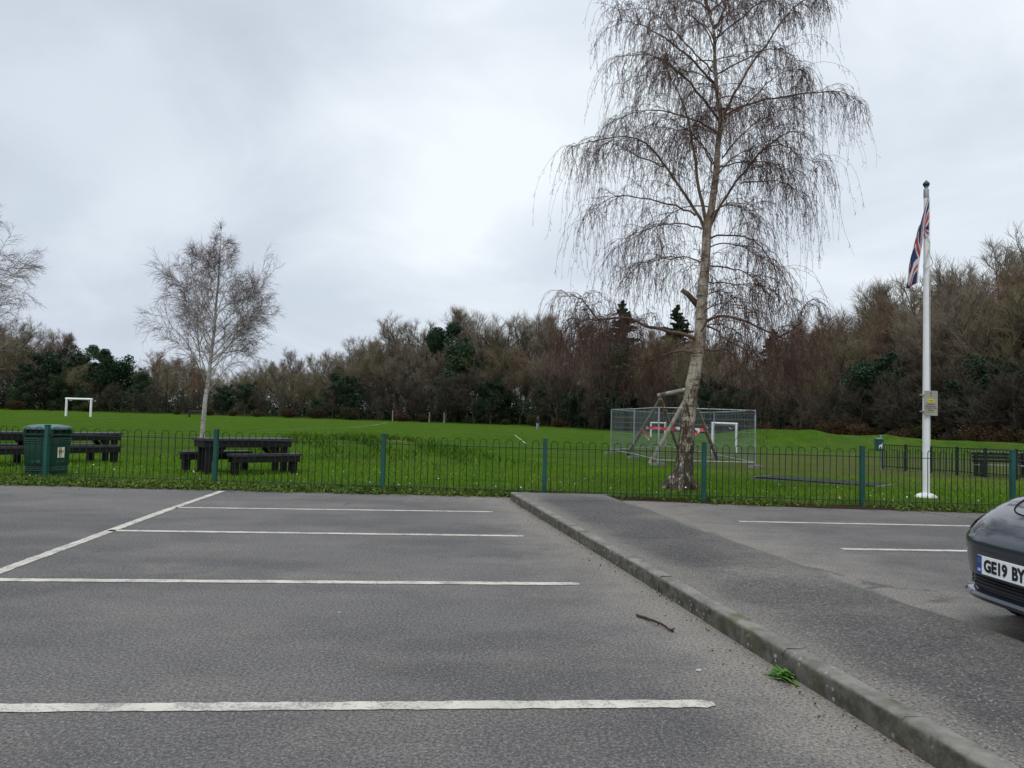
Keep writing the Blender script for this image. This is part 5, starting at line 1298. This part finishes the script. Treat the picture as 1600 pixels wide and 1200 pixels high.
# strip of the side surface between two heights, lifted off the body: grille, skirts
def strip(z0, z1, ysel, off, name, m, parent, rows=6):
    zz = [l[0] for l in LV]; v = []; idx = [i for i in range(NT_) if ysel(rings[8][i])]
    idx.sort(key=lambda i: (i + h2) % NT_); k = len(idx)
    for r in range(rows + 1):
        z = z0 + (z1 - z0) * r / rows; da = np.interp(z, zz, [l[1] for l in LV]); db = np.interp(z, zz, [l[2] for l in LV]); p = plan(da + off, db + off)
        for i in idx: v.append((p[i][0], p[i][1], z))
    mb = MB(); mb.add(v, [(r * k + i, r * k + i + 1, (r + 1) * k + i + 1, (r + 1) * k + i) for r in range(rows) for i in range(k - 1)]); return mb.build(name, m, parent, smooth=True)
strip(.310, .383, lambda p: p[0] < .42, .004, 'lower_grille', MAT['car_black'], car)
gr = MB()
for z in (.330, .352, .372):
    p = plan(-.05 + .012, 0); pts = [(p[i][0], p[i][1], z) for i in sorted([i for i in range(NT_) if p[i][0] < .16], key=lambda i: (i + h2) % NT_)]
    gr.tube(pts, .006, 6)
gr.build('grille_bar', MAT['car_black'], car)
# bonnet shut line
def deck_z(x, y):
    hw = np.interp(x, top[:h2 + 1, 0], abs(top[:h2 + 1, 1])); return float(deck(x, y, hw))
line = []
for y in np.linspace(-.57, .57, 41):
    x = .235 + .42 * (abs(y) / .57) ** 4.2; line.append((x, y, deck_z(x, y) + .0015))
bk = [(x, .57 + .10 * (x - .66), deck_z(x, .57 + .10 * (x - .66)) + .0015) for x in np.linspace(.68, 1.45, 12)]
pts = [(x, -y, z) for x, y, z in bk][::-1] + line + bk
mb = MB(); mb.tube(pts, .0045, 6); mb.build('bonnet_gap', MAT['car_gap'], car)
for s_ in (1, -1):                              # headlamps swept back along the wings
    v = []; rows, cols = 8, 12; q0, q1 = .18, .92; ids = []
    yy = np.linspace(.55, .76, cols)
    for r in range(rows + 1):
        for c in range(cols):
            t = c / (cols - 1); lo = .08 + .10 * t; hi = .42 + .22 * t ** .6; q = lo + (hi - lo) * r / rows
            da = np.interp(q, QL[0], QL[1]); db = np.interp(q, QL[0], QL[2])
            y = yy[c] ; b = HW + db; x = XC - (XC + da) * (1 - (y / b) ** 3.5) ** (1 / 3.5) if y < b else XC
            x = min(x, 1.0); z = .625 + (float(zsh(x - .05)) - .625) * q
            v.append((x - .006, s_ * (y + .003), z + .006))
    f = [(r * cols + c, r * cols + c + 1, (r + 1) * cols + c + 1, (r + 1) * cols + c) for r in range(rows) for c in range(cols - 1)]
    if s_ < 0: f = [q[::-1] for q in f]
    mb = MB(); mb.add(v, f); mb.build('headlight', MAT['headlamp'], car, smooth=True)
# number plate
pl = MB(); pl.box((-.016, 0, .475), (.008, .52, .111)); plate = pl.build('number_plate', MAT['plate_white'], car, bevel=.002)
mb = MB(); mb.box((-.0208, .2385, .475), (.0012, .041, .109)); mb.build('blue_band', MAT['plate_blue'], plate)
def on_plate(txt, size, width, y0, z0, m, name, bold=.0):
    Vt, Ft = text_mesh(txt, size, width, bold); P = np.stack([np.full(len(Vt), -.0222), y0 - Vt[:, 0], z0 + Vt[:, 1]], -1); mb = MB(); mb.add(P, Ft); mb.build(name, m, plate)
on_plate('GE19', .079, .205, .198, .4355, MAT['plate_ink'], 'lettering', .0038); on_plate('BY', .079, .108, -.045, .4355, MAT['plate_ink'], 'lettering', .0038)
on_plate('GB', .017, .028, .253, .436, MAT['plate_white'], 'lettering', .0005)
mb = MB()
for k in range(12):
    a = k * math.pi / 6; mb.box((-.0222, .2385 + .012 * math.cos(a), .500 + .012 * math.sin(a)), (.0006, .003, .003))
mb.build('star_ring', MAT['sticker_yellow'], plate)
# glasshouse
def ghring(x0, x1, hw, n, zf):
    c, s_ = np.cos(th), np.sin(th); xc = (x0 + x1) / 2; a = (x1 - x0) / 2
    p = np.stack([xc + a * np.sign(c) * abs(c) ** (2 / n), hw * np.sign(s_) * abs(s_) ** (2 / n)], 1); return np.column_stack([p, [zf(q[0], q[1]) for q in p]])
gl = [ghring(1.12, 4.22, .80, 3.6, lambda x, y: float(np.interp(x, [1.1, 1.5, 3.8, 4.3], [.945, .965, .99, .99]))), ghring(1.50, 3.98, .745, 3.4, lambda x, y: float(np.interp(x, [1.5, 2, 3.5, 4.0], [1.10, 1.16, 1.17, 1.12]))),
      ghring(1.86, 3.62, .665, 3.2, lambda x, y: 1.335), ghring(2.05, 3.40, .60, 3.0, lambda x, y: 1.40)]
V = np.vstack(gl); F_ = []
for k in range(3):
    for i in range(NT_): j = (i + 1) % NT_; F_.append((k * NT_ + i, (k + 1) * NT_ + i, (k + 1) * NT_ + j, k * NT_ + j))
mb = MB(); mb.add(V, [f[::-1] for f in F_]); mb.build('windows', MAT['car_glass'], car, smooth=True)
rf = [gl[3], ghring(2.3, 3.15, .40, 2.6, lambda x, y: 1.432), ghring(2.6, 2.9, .12, 2.2, lambda x, y: 1.442)]
V = np.vstack(rf); mb = MB(); mb.add(V, [(k * NT_ + i, (k + 1) * NT_ + i, (k + 1) * NT_ + (i + 1) % NT_, k * NT_ + (i + 1) % NT_)[::-1] for k in range(2) for i in range(NT_)] + [tuple(2 * NT_ + i for i in range(NT_))]); mb.build('roof', MAT['car'], car, smooth=True)
for s_ in (1, -1):
    for pts in ([(1.36, .775, .95), (1.70, .735, 1.17), (2.02, .655, 1.345), (2.4, .64, 1.372), (3.1, .64, 1.372), (3.55, .655, 1.33), (3.92, .73, 1.16), (4.15, .76, 1.0)], [(2.62, .795, .955), (2.66, .755, 1.16), (2.70, .665, 1.35)]):
        mb = MB(); mb.tube(smooth_line([(x, s_ * y, z) for x, y, z in pts], 24), .03, 8); mb.build('pillar', MAT['car'], car, smooth=True)
    mb = MB(); mb.lathe([(.02, -.10), (.07, -.08), (.085, 0), (.07, .08), (.02, .10)], sides=14); o = mb.build('wing_mirror', MAT['car'], car, smooth=True); o.location = (1.62, s_ * .98, 1.0); o.rotation_euler = (R_(90), 0, 0); o.scale = (.8, 1, 1)
    mb = MB(); mb.tube([(1.62, s_ * .80, .95), (1.62, s_ * .94, .98)], .02, 6); mb.build('mirror_arm', MAT['car_black'], car)
    for xw in (.86, 3.735):
        mb = MB(); mb.lathe([(.10, -.012), (.372, -.012), (.372, 0), (.10, 0)], sides=40); o = mb.build('wheel_arch', MAT['car_black'], car); o.location = (xw, s_ * (HW + .002), .345); o.rotation_euler = (R_(-90 * s_), 0, 0)
        mb = MB(); mb.lathe([(.22, -.205), (.30, -.205), (.332, -.18), (.337, -.12), (.337, -.05), (.325, -.012), (.29, 0), (.235, -.004), (.235, -.02)], sides=48); wh = mb.build('wheel', MAT['tyre'], car, smooth=True, angle=50); wh.location = (xw, s_ * (HW + .016), .337); wh.rotation_euler = (R_(-90 * s_), 0, 0)
        mb = MB(); mb.lathe([(.236, -.03), (.236, -.006), (.215, -.004), (.205, -.028), (.06, -.028), (.06, -.004), (.02, .0)], sides=48)
        for k in range(10):
            a = k * math.pi / 5; mb.box((.135 * math.cos(a), .135 * math.sin(a), -.014), (.16, .030, .02), rz=a)
        mb.build('rim', MAT['rim'], wh, smooth=True, angle=40)
